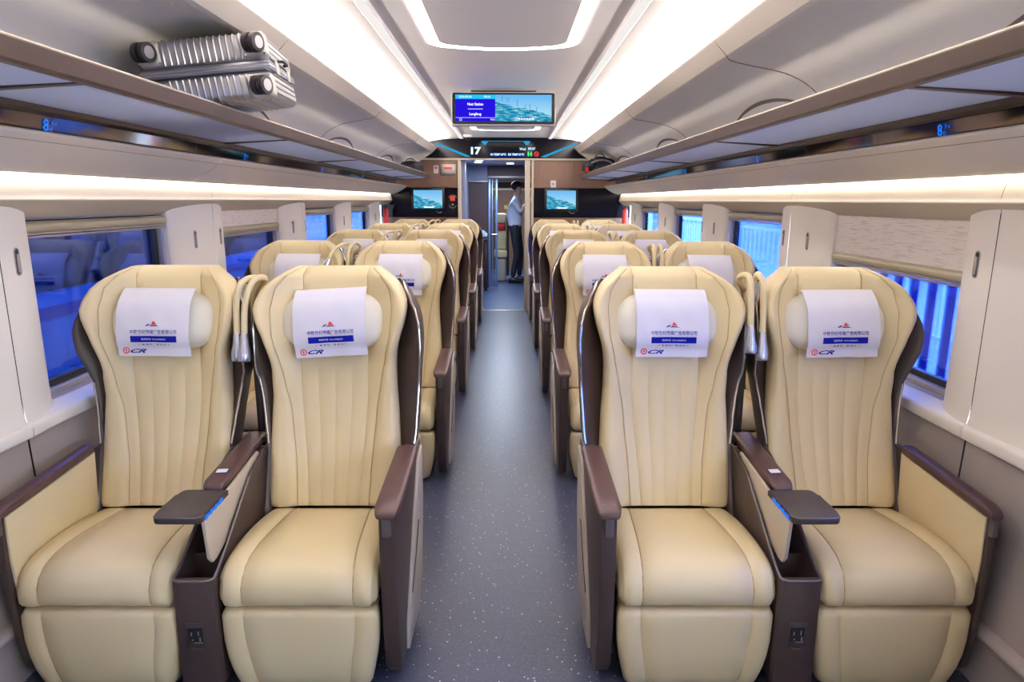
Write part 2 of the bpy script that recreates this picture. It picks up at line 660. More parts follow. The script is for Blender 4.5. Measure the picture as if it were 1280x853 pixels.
for s, nm in SIDES:
    # lower wall, built as separate panels between vertical joints
    wall = MB()
    wall.grid(along([(1.475, 0.72), (1.47, 0.45), (1.455, 0.2), (1.45, 0.0)], Y_BACK, Y_END, s))
    wl = struct('wall_' + nm, wall, 'gap')
    ys = [Y_BACK] + SEAMS + [Y_END]
    for a, b in zip(ys, ys[1:]):
        m_ = MB()
        m_.grid(along([(1.468, 0.70), (1.46, 0.69), (1.452, 0.45), (1.436, 0.2), (1.45, 0.19)], a + 0.004, b - 0.004, s))
        m_.build('lower_wall_panel', 'lower', wl)
    # baseboard
    m_ = MB()
    m_.grid(along(curvepts([(1.44, 0.2), (1.415, 0.195), (1.405, 0.18), (1.41, 0.165), (1.425, 0.15), (1.43, 0.08), (1.425, 0.0)], 4), Y_BACK, Y_END, s))
    struct('baseboard_' + nm, m_, 'lower')
    # window ledge
    m_ = MB()
    prof = curvepts([(1.53, 0.772), (1.50, 0.758), (1.465, 0.744), (1.447, 0.738), (1.44, 0.728), (1.44, 0.705), (1.447, 0.695), (1.47, 0.69)], 4)
    ledge = None
    for a, b in zip(ys, ys[1:]):
        m_ = MB()
        m_.grid(along(prof, a + 0.0015, b - 0.0015, s))
        o = m_.build('ledge_section' if ledge else 'window_ledge_' + nm, 'panel', ledge)
        if ledge is None:
            o.name = 'trim_ledge_' + nm
            o['kind'] = 'structure'
            ledge = o
    m_ = MB()
    m_.grid(along([(1.535, 0.77), (1.48, 0.745), (1.46, 0.69), (1.49, 0.68)], Y_BACK, Y_END, s))
    m_.build('ledge_backing', 'gap', ledge, mtx=Matrix.Translation((s * 0.004, 0, -0.003)))
    # pillars: pairs of bulged panels meeting at each seam
    for q in SEAMS:
        for (a, b, sgn) in ((q - 0.395, q - 0.002, -1), (q + 0.002, q + 0.18, 1)):
            if a < Y_BACK:
                continue
            n = 10
            rows = []
            for zz in [0.70, 0.72, 0.735, 0.75, 0.775, 0.82, 0.95, 1.1, 1.25, 1.43]:
                row = []
                fl_ = max(0.0, (0.80 - zz) / 0.10) ** 2 * 0.022
                row_pts = []
                for k in range(n + 1):
                    y = lerp(a, b, k / n)
                    t = abs(y - q) / (0.395 if sgn < 0 else 0.18)
                    x = 1.462 + 0.030 * t ** 2.2
                    row_pts.append((x - fl_, y))
                # rounded return at the outer edge
                ye = a if sgn < 0 else b
                ret = [(1.497 - fl_, ye - sgn * 0.004), (1.505, ye), (1.53, ye)]
                ret = [(x, y) for x, y in ret]
                seq = ([(x, y) for x, y in ret[::-1]] + row_pts[1:]) if sgn < 0 else (row_pts[:-1] + ret)
                rows.append([Vector((s * x, y, zz)) for x, y in seq])
            m_ = MB()
            m_.grid(rows)
            pn = m_.build('wall_panel', 'panel', wl, angle=50)
            # recessed hook slot
            hy = q - 0.2 if sgn < 0 else q + 0.075
            hx = 1.462 + 0.030 * (abs(hy - q) / (0.395 if sgn < 0 else 0.18)) ** 2.2
            h_ = MB()
            pts = [(0.0085 * cos(t) , (0.030 if sin(t) > 0 else -0.030) + 0.0085 * sin(t)) for t in [2 * pi * k / 20 for k in range(20)]]
            rim = MB()
            for rr, xx in ((1.25, 0.0), (1.25, -0.003), (1.0, -0.0035), (0.8, -0.001)):
                pass
            secs = [[Vector((s * (hx + xx), hy + y * rr, 1.232 + (z - math.copysign(0.03, z)) * rr + math.copysign(0.03, z))) for y, z in pts] for rr, xx in ((1.5, 0.003), (1.5, -0.002), (1.15, -0.0035), (0.95, -0.001))]
            rim.grid(secs, close_u=True)
            ho = rim.build('coat_hook', 'satin', pn)
            h_.prism([(hy + y * 0.98, 1.232 + z * 0.98) for y, z in pts], s * (hx + 0.001), s * (hx - 0.0012), 'x')
            h_.build('hook_recess', 'black', ho) if False else h_.build('hook_recess', 'black', pn)
            t_ = MB()
            t_.box(min(s * (hx - 0.006), s * hx), max(s * (hx - 0.006), s * hx), hy - 0.0045, hy + 0.0045, 1.199, 1.255, 0.002)
            t_.build('hook_lever', 'satin', pn)
        m_ = MB()
        m_.box(min(s * 1.475, s * 1.48), max(s * 1.475, s * 1.48), q - 0.02, q + 0.02, 0.7, 1.42)
        m_.build('panel_joint', 'gap', wl)
    # header above the windows
    m_ = MB()
    m_.grid(along([(1.449, 1.415), (1.456, 1.404), (1.505, 1.36), (1.53, 1.358)], Y_BACK, Y_END, s))
    struct('trim_header_' + nm, m_, 'header')
    # lit strip panel, in sections
    strip = None
    sprof = curvepts([(1.50, 1.515), (1.475, 1.49), (1.462, 1.46), (1.455, 1.43), (1.449, 1.417), (1.458, 1.41)], 5)
    for a, b in zip(ys, ys[1:]):
        m_ = MB()
        m_.grid(along(sprof, a + 0.001, b - 0.001, s))
        o = m_.build('strip_section', 'strip_panel', strip)
        if strip is None:
            o.name = 'trim_strip_' + nm
            o['kind'] = 'structure'
            strip = o
    m_ = MB()
    m_.box(min(s * 1.468, s * 1.515), max(s * 1.468, s * 1.515), Y_BACK, Y_END, 1.517, 1.521)
    m_.build('led_strip', 'side', strip, smooth=False)
    m_ = MB()
    m_.box(min(s * 1.5, s * 1.515), max(s * 1.5, s * 1.515), Y_BACK, Y_END, 1.41, 1.515)
    m_.build('strip_backing', 'gap', strip, smooth=False)
    # rounded beige moulding above the strip
    m_ = MB()
    mprof = curvepts([(1.43, 1.53), (1.425, 1.50), (1.415, 1.496), (1.38, 1.505), (1.31, 1.54), (1.255, 1.58), (1.24, 1.592), (1.243, 1.598), (1.26, 1.602), (1.36, 1.607), (1.44, 1.60)], 5)
    md = None
    for a, b in ((Y_BACK, 3.06), (3.063, 6.1), (6.103, Y_END - 0.15)):
        m_ = MB()
        m_.grid(along(mprof, a, b, s))
        for yy in (b,):
            m_.bm.faces.new([m_.bm.verts.new((s * x, yy, z)) for x, z in mprof])
        o = m_.build('moulding_section', 'curve', md)
        if md is None:
            o.name = 'trim_moulding_' + nm
            o['kind'] = 'structure'
            md = o
    for k in range(3):
        m_ = MB()
        m_.tube([(s * (1.262 + 0.012 * k), Y_BACK, 1.5745 - 0.0065 * k), (s * (1.262 + 0.012 * k), Y_END - 0.16, 1.5745 - 0.0065 * k)], 0.0009, 5)
        m_.build('ridge', 'seamline', md)
    # smoked mirror band between moulding and rack, in sections
    mir = None
    for i, (a, b) in enumerate(zip([Y_BACK, 0.15, 1.637, 3.12, 4.61, 6.1, 7.585], [0.15, 1.637, 3.12, 4.61, 6.1, 7.585, 8.6])):
        m_ = MB()
        m_.grid(along([(1.372, 1.694), (1.387, 1.604)], a + 0.001, b - 0.001, s))
        o = m_.build('mirror_section', 'mirror', mir, smooth=False)
        if mir is None:
            o.name = 'trim_mirror_' + nm
            o['kind'] = 'structure'
            mir = o
    # overhead liner with seams and crescent recesses
    m_ = MB()
    m_.grid(along(LINER, Y_BACK, 8.6, s))
    m_.bm.faces.new([m_.bm.verts.new((s * x, 8.6, z)) for x, z in LINER])
    ln = struct('ceiling_liner_' + nm, m_, 'liner', angle=60)
    m_ = MB()
    bprof = [(0.915, 2.0), (0.865, 2.05), (0.86, 2.058), (0.862, 2.066), (0.872, 2.068), (0.99, 2.068), (0.995, 2.14)]
    m_.grid(along(bprof, Y_BACK, 8.6, s))
    m_.bm.faces.new([m_.bm.verts.new((s * x, 8.6, z)) for x, z in bprof[:6]])
    bh = struct('ceiling_bulkhead_' + nm, m_, 'curve', angle=30)
    m_ = MB()
    m_.box(min(s * 0.885, s * 0.935), max(s * 0.885, s * 0.935), Y_BACK, 8.58, 2.069, 2.073)
    m_.build('led_strip', 'cove', bh, smooth=False)
    for q in (0.82, 2.88, 4.95, 7.02):
        pts = []
        for k in range(22):
            t = k / 21
            x, z = liner_xz(t * 0.86)
            yy = q + 0.10 * sin(pi * min(1, t * 1.6)) * (1 - t) + 0.25 * t * (1 - t)
            pts.append((s * (x - 0.0006), yy, z - 0.0008))
        m2 = MB()
        m2.tube([(s * 0.864, q, 2.0535), (s * 0.89, q, 2.0245)] + pts, 0.0022, 5)
        m2.build('liner_seam', 'seamline', ln)
    for q in (1.0, 3.07, 5.14, 7.2):
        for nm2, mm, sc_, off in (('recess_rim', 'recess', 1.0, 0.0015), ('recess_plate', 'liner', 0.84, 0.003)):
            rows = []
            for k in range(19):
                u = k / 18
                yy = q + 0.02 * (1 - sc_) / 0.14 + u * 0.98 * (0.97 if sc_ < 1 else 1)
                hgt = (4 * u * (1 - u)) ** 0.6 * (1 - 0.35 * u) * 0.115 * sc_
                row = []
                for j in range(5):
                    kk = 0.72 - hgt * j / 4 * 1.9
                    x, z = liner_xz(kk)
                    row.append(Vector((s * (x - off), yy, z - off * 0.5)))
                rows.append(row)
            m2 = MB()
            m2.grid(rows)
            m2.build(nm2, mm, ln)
    # side ceiling (washed by the cove light)
    m_ = MB()
    cprof = curvepts([(1.0, 2.13), (0.93, 2.145), (0.8, 2.165), (0.62, 2.178), (0.585, 2.182)], 5)
    m_.grid(along(cprof, Y_BACK, 8.7, s))
    struct('ceiling_side_' + nm, m_, 'ceil')
    m_ = MB()
    m_.grid(along([(0.585, 2.182), (0.575, 2.174), (0.535, 2.174), (0.525, 2.19)], Y_BACK, 8.7, s))
    tc_ = struct('trim_ceiling_' + nm, m_, 'ceil', angle=20)
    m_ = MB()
    m_.grid(along([(0.576, 2.1732), (0.534, 2.1732)], Y_BACK, 8.7, s))  # added glow over the step, which is no lamp itself
    m_.build('light_or_sheen_line', 'line', tc_, smooth=False)

# outer closing shell so that no daylight leaks in except through the windows
m_ = MB()
for s in (-1, 1):
    m_.grid(along([(1.57, 1.36), (1.6, 2.35)], Y_BACK, Y_END, s))
    m_.grid(along([(1.57, 0.74), (1.57, -0.05)], Y_BACK, Y_END, s))
m_.grid([[Vector((x, y, 2.35)) for x in (-1.6, 1.6)] for y in (Y_BACK, Y_END)])
struct('wall_outer', m_, 'gap', smooth=False)

# central ceiling panels with cross joints, and the ring lamps
ring_y = [(1.55, 3.73), (5.62, 7.82)]
ys = [Y_BACK, -0.6, 1.25, 3.38, 4.47, 5.54, 6.6, 7.4, 8.7]
cl = None
for a, b in zip(ys, ys[1:]):
    m_ = MB()
    rows = [[Vector((lerp(-0.53, 0.53, k / 8), y, 2.19)) for k in range(9)] for y in (a + 0.002, b - 0.002)]
    m_.grid(rows)
    o = m_.build('ceiling_panel', 'ceil_mid', cl)
    if cl is None:
        o.name = 'ceiling'
        o['kind'] = 'structure'
        cl = o
m_ = MB()
m_.box(-0.6, 0.6, Y_BACK, 8.7, 2.192, 2.2)
m_.build('ceiling_backing', 'ceil', cl, smooth=False)


def ring_outline(hw, y0, y1, z, bow, cr, n=7):
    """rounded rectangle whose short ends bow outward"""
    pts = []
    for (cx, cy, a0) in ((hw - cr, y1 - cr, 0), (-hw + cr, y1 - cr, 90), (-hw + cr, y0 + cr, 180), (hw - cr, y0 + cr, 270)):
        for k in range(n + 1):
            a = radians(a0 + 90 * k / n)
            pts.append([cx + cr * cos(a), cy + cr * sin(a)])
        nx = {0: -1, 180: 1}.get(a0)
        if nx:
            for k in range(1, 6):
                pts.append([cx + nx * (2 * (hw - cr)) * k / 6, cy + (cr if a0 == 0 else -cr)])
    out = []
    for x, y in pts:
        f = bow * (1 - (x / hw) ** 2)
        mid = (y0 + y1) / 2
        out.append(Vector((x, y + (f if y > mid + (y1 - mid) * 0.5 else (-f if y < mid - (y1 - mid) * 0.5 else 0)), z)))
    return out


for i, (y0, y1) in enumerate(ring_y):
    t = thing('ceiling_ring_lamp', ('rounded rectangular ring lamp in the ceiling in front of the hanging screen', 'rounded ring lamp in the ceiling behind the hanging screen')[i], 'lamp', (0, (y0 + y1) / 2, 2.19), 'ceiling ring lamps')
    yc = (y0 + y1) / 2
    m_ = MB()
    A = ring_outline(0.375, y0 - yc, y1 - yc - 0.12, -0.004, 0.10, 0.08)
    B = ring_outline(0.315, y0 - yc + 0.05, y1 - yc - 0.12 - 0.06, -0.004, 0.085, 0.06)
    C_ = [p + Vector((0, 0, 0.006)) for p in A]
    m_.grid([C_, A, B], close_u=True)
    m_.build('diffuser', 'ring', t, smooth=False)
    m_ = MB()
    D = [p + Vector((0, 0, -0.004)) for p in B]
    m_.grid([[p + Vector((0, 0, -0.001)) for p in B], D], close_u=True)
    m_.bm.faces.new([m_.bm.verts.new(p) for p in D])
    m_.build('centre_plate', 'ceil_mid', t, smooth=False)

# ------------------------------------------------------------------ windows
WIN_Z0, WIN_Z1 = 0.775, 1.36
GX = 1.555
n = 0
BLIND = {('right', 2): 0.150, ('left', 3): 0.075}
for s, nm in SIDES:
    for k, (qa, qb) in enumerate(zip(SEAMS, SEAMS[1:])):
        a, b = qa + 0.17, qb - 0.385
        n += 1
        fr = MB()
        # aluminium reveal, as four sides
        X0, X1 = 1.50, 1.57
        for (u0, u1, z0, z1) in ((a - 0.02, a + 0.022, WIN_Z0 - 0.02, WIN_Z1 + 0.02), (b - 0.022, b + 0.02, WIN_Z0 - 0.02, WIN_Z1 + 0.02), (a, b, WIN_Z0 - 0.03, WIN_Z0 + 0.012), (a, b, WIN_Z1 - 0.008, WIN_Z1 + 0.02)):
            fr.box(min(s * (X0 + 0.02), s * X1), max(s * (X0 + 0.02), s * X1), u0, u1, z0, z1, 0.003, 1)
        wo = struct('window_%d' % n, fr, 'alu')
        rb = MB()
        for (u0, u1, z0, z1) in ((a + 0.022, a + 0.06, WIN_Z0, WIN_Z1), (b - 0.06, b - 0.022, WIN_Z0, WIN_Z1), (a, b, WIN_Z0 + 0.01, WIN_Z0 + 0.035), (a, b, WIN_Z1 - 0.03, WIN_Z1)):
            rb.box(min(s * (GX - 0.012), s * (GX + 0.01)), max(s * (GX - 0.012), s * (GX + 0.01)), u0, u1, z0, z1, 0.003, 1)
        rb.build('window_gasket', 'rubber', wo)
        g = MB()
        g.box(min(s * GX, s * (GX + 0.004)), max(s * GX, s * (GX + 0.004)), a + 0.02, b - 0.02, WIN_Z0, WIN_Z1)
        g.build('window_pane', 'glass', wo, smooth=False)
        sl = MB()
        sl.grid([[Vector((s * x, y, z)) for x, z in ((1.528, 0.7735), (1.500, 0.7605))] for y in (a + 0.02, b - 0.02)])
        sl.build('sill_slot', 'lower', wo, smooth=False)
        # roller blind
        if k == 0:
            lab_row = 'beside the open floor before the front row'
        else:
            lab_row = ('over the window beside the front row', 'over the window beside the second row', 'over the window beside the third row', 'over the window beside the fourth row', '')[k - 1]
        drop = BLIND.get((nm, k + 1), 0.0) if True else 0
        side_txt = 'suitcase side' if s < 0 else 'backpack side'
        state = 'pulled part way down' if drop else 'rolled up'
        t = thing('window_blind', 'beige roller blind %s %s, %s' % (state, lab_row, side_txt), 'blind', (0, 0, 0), 'window blinds')
        xb = 1.512
        zb = WIN_Z1 - 0.012 - drop
        if drop:
            f_ = MB()
            f_.box(min(s * xb, s * (xb + 0.003)), max(s * xb, s * (xb + 0.003)), a, b, zb - 0.01, WIN_Z1 + 0.01)
            f_.build('fabric', 'blind', t, smooth=False)
        f_ = MB()
        prof = curvepts([(xb - 0.001, zb), (xb - 0.012, zb - 0.012), (xb - 0.010, zb - 0.032), (xb - 0.002, zb - 0.036), (xb + 0.008, zb - 0.03), (xb + 0.008, zb)], 3)
        f_.grid(along(prof, a, b, s))
        f_.build('bottom_bar', 'blindbar', t)
        f_ = MB()
        for z in (zb - 0.040, zb - 0.050):
            f_.box(min(s * (xb - 0.008), s * (xb + 0.004)), max(s * (xb - 0.008), s * (xb + 0.004)), a, b, z - 0.004, z + 0.004, 0.002, 1)
        f_.build('rail', 'satin', t)

# ------------------------------------------------------------------ luggage racks
for s, nm in SIDES:
    t = thing('luggage_rack', 'long overhead luggage rack with bronze front lip, %s' % ('carrying the silver suitcase' if s < 0 else 'carrying the black backpack'), 'luggage rack', (0, 0, 0), 'overhead luggage racks')
    m_ = MB()
    prof = [(0.925, 1.722), (0.933, 1.685), (0.94, 1.679), (0.965, 1.680), (0.965, 1.70), (0.945, 1.705), (0.94, 1.725)]
    m_.prism([(s * x, z) for x, z in prof], Y_BACK, 8.4, 'y')
    m_.build('front_lip', 'rack_lip', t, angle=20)
    m_ = MB()
    m_.tube([(s * 0.932, Y_BACK, 1.7255), (s * 0.932, 8.4, 1.7255)], 0.0055, 8)
    m_.build('top_trim', 'rack_trim', t)
    m_ = MB()
    m_.prism([(s * x, z) for x, z in [(1.245, 1.668), (1.25, 1.655), (1.275, 1.650), (1.295, 1.652), (1.295, 1.685), (1.245, 1.685)]], Y_BACK, 8.4, 'y')
    m_.build('inner_rail', 'rack_lip', t, angle=20)
    cuts = [Y_BACK, 0.15, 1.637, 3.12, 4.61, 6.1, 7.585, 8.38]
    for a, b in zip(cuts, cuts[1:]):
        m_ = MB()
        m_.prism([(s * x, z) for x, z in [(0.962, 1.6835), (1.275, 1.668), (1.275, 1.671), (0.962, 1.6865)]], a + 0.012, b - 0.012, 'y')
        m_.build('shelf_sheet', 'frost', t, smooth=False)
    for c in cuts[1:]:
        m_ = MB()
        m_.prism([(s * x, z) for x, z in [(0.95, 1.681), (1.25, 1.662), (1.28, 1.662), (1.28, 1.682), (0.95, 1.698)]], c - 0.012, c + 0.012, 'y')
        m_.build('bracket', 'rack_lip', t, smooth=False)

# glowing seat numbers on the mirror band
vx, vz = 1.387 - 1.372, 1.604 - 1.694
vl = math.hypot(vx, vz)
rows_sign = [2.14, 3.70, 5.2, 6.65, 8.1]
for s, nm in SIDES:
    for i, y in enumerate(rows_sign):
        mbt = MB()
        num = str(8 - i)
        put_text(mbt, num, 0.050, -0.022, 0.0, bold=0.0004)
        put_text(mbt, 'A' if s < 0 else 'F', 0.020, 0.008, 0.009)
        put_text(mbt, 'C' if s < 0 else 'D', 0.020, 0.002, -0.011)
        # small seat pictogram beside the window letter
        flat_rect(mbt, 0.019, 0.021, 0.005, 0.013)
        flat_rect(mbt, 0.024, 0.026, 0.005, 0.013)
        base = Vector((s * 1.3815, y, 1.6375))
        # letters read from the aisle: text x runs along +Y on the left side, -Y on the right
        dirx = Vector((0, 1, 0)) if s < 0 else Vector((0, -1, 0))
        down = Vector((s * vx / vl, 0, vz / vl))
        R = Matrix.Identity(4)
        # seen by someone walking towards the end wall the sign stands across the band
        nrm = Vector((-s * (-vz) / vl, 0, -vx / vl))
        upv = -down
        for r_ in range(3):
            R[r_][0], R[r_][1], R[r_][2] = dirx[r_], upv[r_], nrm[r_]
            R[r_][3] = base[r_] + nrm[r_] * 0.004
        for v in mbt.bm.verts:
            v.co.x *= 1.0
        o = mbt.build('seat_number_display', 'blue_led', None, smooth=False, mtx=R, normals=False)
        tag(o, 'glowing blue seat number %s above the %s row, %s' % (num, ('front', 'second', 'third', 'fourth', 'last')[i], 'suitcase side' if s < 0 else 'backpack side'), 'display', 'seat number displays')

# ------------------------------------------------------------------ end wall, doorway, vestibule
YE = 8.70
M['dark_gloss'] = mat('dark_glossy_band', (14, 13, 22), 0.12, spec=0.12)
M['frame_cream'] = mat('door_frame_cream', (214, 198, 176), 0.4)
M['vest_grey'] = mat('vestibule_grey', (150, 158, 190), 0.4)
M['vest_dark'] = mat('vestibule_brown', (78, 58, 62), 0.45, var=0.12, vscale=60)
M['vest_brown'] = mat('vestibule_light_brown', (134, 104, 84), 0.5)
M['white_glow'] = emat('white_glow', (235, 245, 255), 4.0 * GLOW)
M['cyan_glow'] = emat('cyan_glow', (40, 160, 215), 1.0 * GLOW)
M['cyan_text'] = emat('cyan_text', (190, 240, 255), 2.0 * GLOW)
M['screen_blue'] = emat('screen_blue', (40, 20, 225), 1.0 * GLOW)
M['screen_cyan'] = emat('screen_cyan', (40, 190, 235), 1.1 * GLOW)
M['screen_navy'] = emat('screen_navy', (18, 40, 130), 0.9 * GLOW)
M['screen_white'] = emat('screen_white', (245, 250, 255), 1.3 * GLOW)
M['green_glow'] = emat('green_glow', (60, 230, 120), 1.5 * GLOW)
M['red_glow'] = emat('red_glow', (240, 60, 70), 1.5 * GLOW)
M['red'] = mat('red_plastic', (205, 44, 36), 0.4)
M['orange_red'] = mat('orange_red_label', (226, 74, 42), 0.5)
M['white_plastic'] = mat('white_plastic', (228, 224, 222), 0.35)
M['tv_frame'] = mat('tv_frame_white', (216, 208, 208), 0.3)

DX0, DX1 = -0.565, 0.245            # clear doorway
we = MB()
we.box(-1.6, DX0 - 0.05, YE, YE + 0.03, 0, 1.2)
wend = struct('wall_end', we, 'wood', smooth=False)
for (x0, x1, z0, z1, m_, nm2) in (
        (DX1 + 0.115, 1.6, 0.0, 1.2, 'wood', 'wood_panel'), (-1.6, DX0 - 0.05, 1.575, 1.915, 'wood', 'wood_panel'),
        (DX1 + 0.115, 0.86, 1.575, 1.915, 'wood', 'wood_panel'), (0.864, 1.6, 1.575, 1.915, 'wood', 'wood_panel'),
        (-1.6, DX0 - 0.05, 1.205, 1.57, 'dark_gloss', 'glossy_panel'), (DX1 + 0.115, 1.6, 1.205, 1.57, 'dark_gloss', 'glossy_panel')):
    m2 = MB()
    m2.box(x0, x1, YE - 0.004, YE + 0.03, z0, z1, 0.0015, 1)
    m2.build(nm2, m_, wend, smooth=False)
m2 = MB()
m2.box(-1.6, DX0 - 0.05, YE + 0.03, YE + 0.04, 0, 2.3)
m2.box(DX1 + 0.11, 1.6, YE + 0.03, YE + 0.04, 0, 2.3)
m2.box(-1.6, 1.6, YE + 0.02, YE + 0.04, 1.93, 2.3)
m2.build('wall_backing', 'gap', wend, smooth=False)
# cream door frame
m2 = MB()
m2.box(DX0 - 0.045, DX0, YE - 0.02, YE + 0.06, 0, 1.915, 0.004)
struct('door_frame_1', m2, 'frame_cream')
m2 = MB()
m2.box(DX1, DX1 + 0.068, YE - 0.02, YE + 0.10, 0, 1.915, 0.006)
struct('door_frame_2', m2, 'frame_cream')
m2 = MB()
m2.box(DX1 + 0.082, DX1 + 0.112, YE - 0.015, YE + 0.04, 0, 1.915, 0.004)
struct('door_frame_3', m2, 'frame_cream')
m2 = MB()
m2.box(-1.4, 1.4, YE - 0.03, YE + 0.03, 1.915, 1.938, 0.004)
struct('trim_door_header', m2, 'frame_cream')
# information band above the doorway: a dark tilted display
t = thing('information_display', 'dark glossy display band above the doorway showing 17 and cyan light and reflection lines', 'display', (0, 0, 0))
ZB0, ZB1 = 1.938, 2.20
m2 = MB()
pts = [(-1.40, ZB0), (1.40, ZB0), (1.40, 2.12)] + [(1.0 - k * 2.0 / 10, 2.13 + 0.075 * (1 - (1 - k * 2 / 10) ** 2)) for k in range(11)] + [(-1.40, 2.12)]
m2.prism(pts, YE - 0.03, YE + 0.02, 'y')
m2.build('display_glass', 'dark_gloss', t, smooth=False)
yy = YE - 0.032
RX = Matrix(((1, 0, 0, 0), (0, 0, -1, yy), (0, 1, 0, 0), (0, 0, 0, 1)))     # XY plane -> upright facing the camera
for s in (-1, 1):
    m2 = MB()
    flat_poly(m2, [(s * 0.91, 2.118), (s * 0.50, 1.952), (s * 0.44, 1.958), (s * 0.86, 2.122)])
    m2.build('light_or_sheen_line', 'cyan_glow', t, smooth=False, mtx=RX)
    m2 = MB()
    flat_poly(m2, [(s * 0.31, 2.145), (s * 0.22, 2.145), (s * 0.25, 2.10), (s * 0.28, 2.10)])  # reflection of the ring lamp in the glass, painted as a glowing mark
    m2.build('ring_reflection_mark', 'cyan_glow', t, smooth=False, mtx=RX)
m2 = MB()
flat_rect(m2, -0.29, 0.29, 2.143, 2.148)  # cross bar of that painted ring lamp reflection
m2.build('light_or_sheen_line', 'cyan_glow', t, smooth=False, mtx=RX)
m2 = MB()
put_fit(m2, '17', 0.125, 0.09, -0.375, 2.028, bold=0.002)
m2.build('number_lettering', 'cyan_text', t, smooth=False, mtx=Matrix.Translation((0, -0.002, 0)) @ RX)
m2 = MB()
put_fit(m2, 'Wed', 0.075, 0.032, 0.21, 2.052)
put_fit(m2, '09:07', 0.09, 0.030, 0.325, 2.055)
m2.build('clock_lettering', 'cyan_text', t, smooth=False, mtx=Matrix.Translation((0, -0.002, 0)) @ RX)
m2 = MB()
put_fit(m2, 'IN TEMP 24\u2103   EX TEMP 21\u2103', 0.42, 0.026, 0.02, 1.985, bold=0.001)
m2.build('temperature_lettering', 'cyan_text', t, smooth=False, mtx=Matrix.Translation((0, -0.002, 0)) @ RX)
m2 = MB()
flat_rect(m2, -0.21, 0.24, 1.955, 2.005)
m2.build('text_field', 'screen_navy', t, smooth=False, mtx=RX)
m2 = MB()
for cx in (0.285, 0.32):
    flat_ring(m2, cx, 2.015, 0, 0.008, 10)
    flat_poly(m2, [(cx - 0.013, 2.003), (cx + 0.013, 2.003), (cx + 0.008, 1.965), (cx - 0.008, 1.965)])
m2.build('toilet_sign', 'green_glow', t, smooth=False, mtx=Matrix.Translation((0, -0.001, 0)) @ RX)
m2 = MB()
flat_ring(m2, 0.385, 1.992, 0.022, 0.030, 20)
flat_poly(m2, [(0.368, 2.006), (0.371, 2.010), (0.402, 1.978), (0.399, 1.974)])
flat_rect(m2, 0.372, 0.398, 1.988, 1.994)
m2.build('no_smoking_sign', 'red_glow', t, smooth=False, mtx=Matrix.Translation((0, -0.001, 0)) @ RX)
# small smoke sensor dome on the ceiling
t = thing('ceiling_sensor', 'small white dome sensor hanging from the ceiling before the display band', 'sensor', (-0.45, 8.2, 2.15))
m2 = MB()
m2.cyl((0, 0, 0.015), 0.055, 0.03, n=20)
m2.build('housing', 'white_plastic', t)
m2 = MB()
m2.loft([[Vector((r * cos(2 * pi * k / 16), r * sin(2 * pi * k / 16), z)) for k in range(16)] for r, z in ((0.032, 0.0), (0.030, -0.015), (0.02, -0.028), (0.006, -0.033))])
m2.build('dome', 'black', t)

# wall televisions
for (x0, x1, z0, z1, lab) in ((-1.185, -0.80, 1.305, 1.555, 'flat wall television beside the red alarm button'), (0.515, 0.905, 1.30, 1.555, 'flat wall television below the small white camera sign')):
    t = thing('wall_television', lab, 'television', ((x0 + x1) / 2, YE, z0), 'wall televisions')
    hw = (x1 - x0) / 2
    m2 = MB()
    m2.box(-hw - 0.02, hw + 0.02, -0.03, -0.003, -0.018, z1 - z0 + 0.015, 0.008)
    m2.build('casing', 'black', t)
    m2 = MB()
    m2.grid([[Vector((-hw + 0.01, -0.0315, 0.012)), Vector((hw - 0.01, -0.0315, 0.012))], [Vector((-hw + 0.01, -0.0315, z1 - z0 - 0.012)), Vector((hw - 0.01, -0.0315, z1 - z0 - 0.012))]])
    uv = m2.bm.loops.layers.uv.new('UVMap')
    for f in m2.bm.faces:
        for l in f.loops:
            l[uv].uv = ((l.vert.co.x + hw) / (2 * hw), l.vert.co.z / (z1 - z0))
    m2.build('screen', 'screen', t, smooth=False, normals=False)
    m2 = MB()
    flat_rect(m2, -0.05, 0.075, 0.018, 0.032)
    m2.build('subtitle_bar', 'screen_white', t, smooth=False, mtx=Matrix(((1, 0, 0, 0), (0, 0, -1, -0.0325), (0, 1, 0, 0), (0, 0, 0, 1))))
    m2 = MB()
    m2.tube(bez((-0.02 + hw * 0.6, -0.012, -0.015), (hw * 0.65, -0.03, -0.05), (hw * 0.8, -0.03, -0.05), (hw * 0.9, -0.008, -0.03), 8), 0.003, 6)
    m2.build('cable', 'satin', t)
# alarm unit
t = thing('alarm_button', 'orange-red square alarm button inside a round outline on the dark band', 'button', (-0.68, YE - 0.004, 1.40))
m2 = MB()
m2.box(-0.032, 0.032, -0.012, 0, 0.01, 0.075, 0.004)
m2.build('button_plate', 'orange_red', t)
m2 = MB()
flat_ring(m2, 0, 0.03, 0.052, 0.056, 28, radians(20), radians(160))
m2.build('outline_arc', 'satin', t, smooth=False, mtx=Matrix(((1, 0, 0, 0), (0, 0, -1, -0.001), (0, 1, 0, 0), (0, 0, 0, 1))))
m2 = MB()
flat_ring(m2, 0, 0.03 - 0.06, 0.046, 0.050, 28, radians(200), radians(340))
m2.build('outline_arc', 'satin', t, smooth=False, mtx=Matrix(((1, 0, 0, 0), (0, 0, -1, -0.001), (0, 1, 0, 0), (0, 0, 0, 1))))
m2 = MB()
m2.cyl((0, -0.006, -0.035), 0.012, 0.012, 'y', 14)
m2.build('key_switch', 'satin', t)
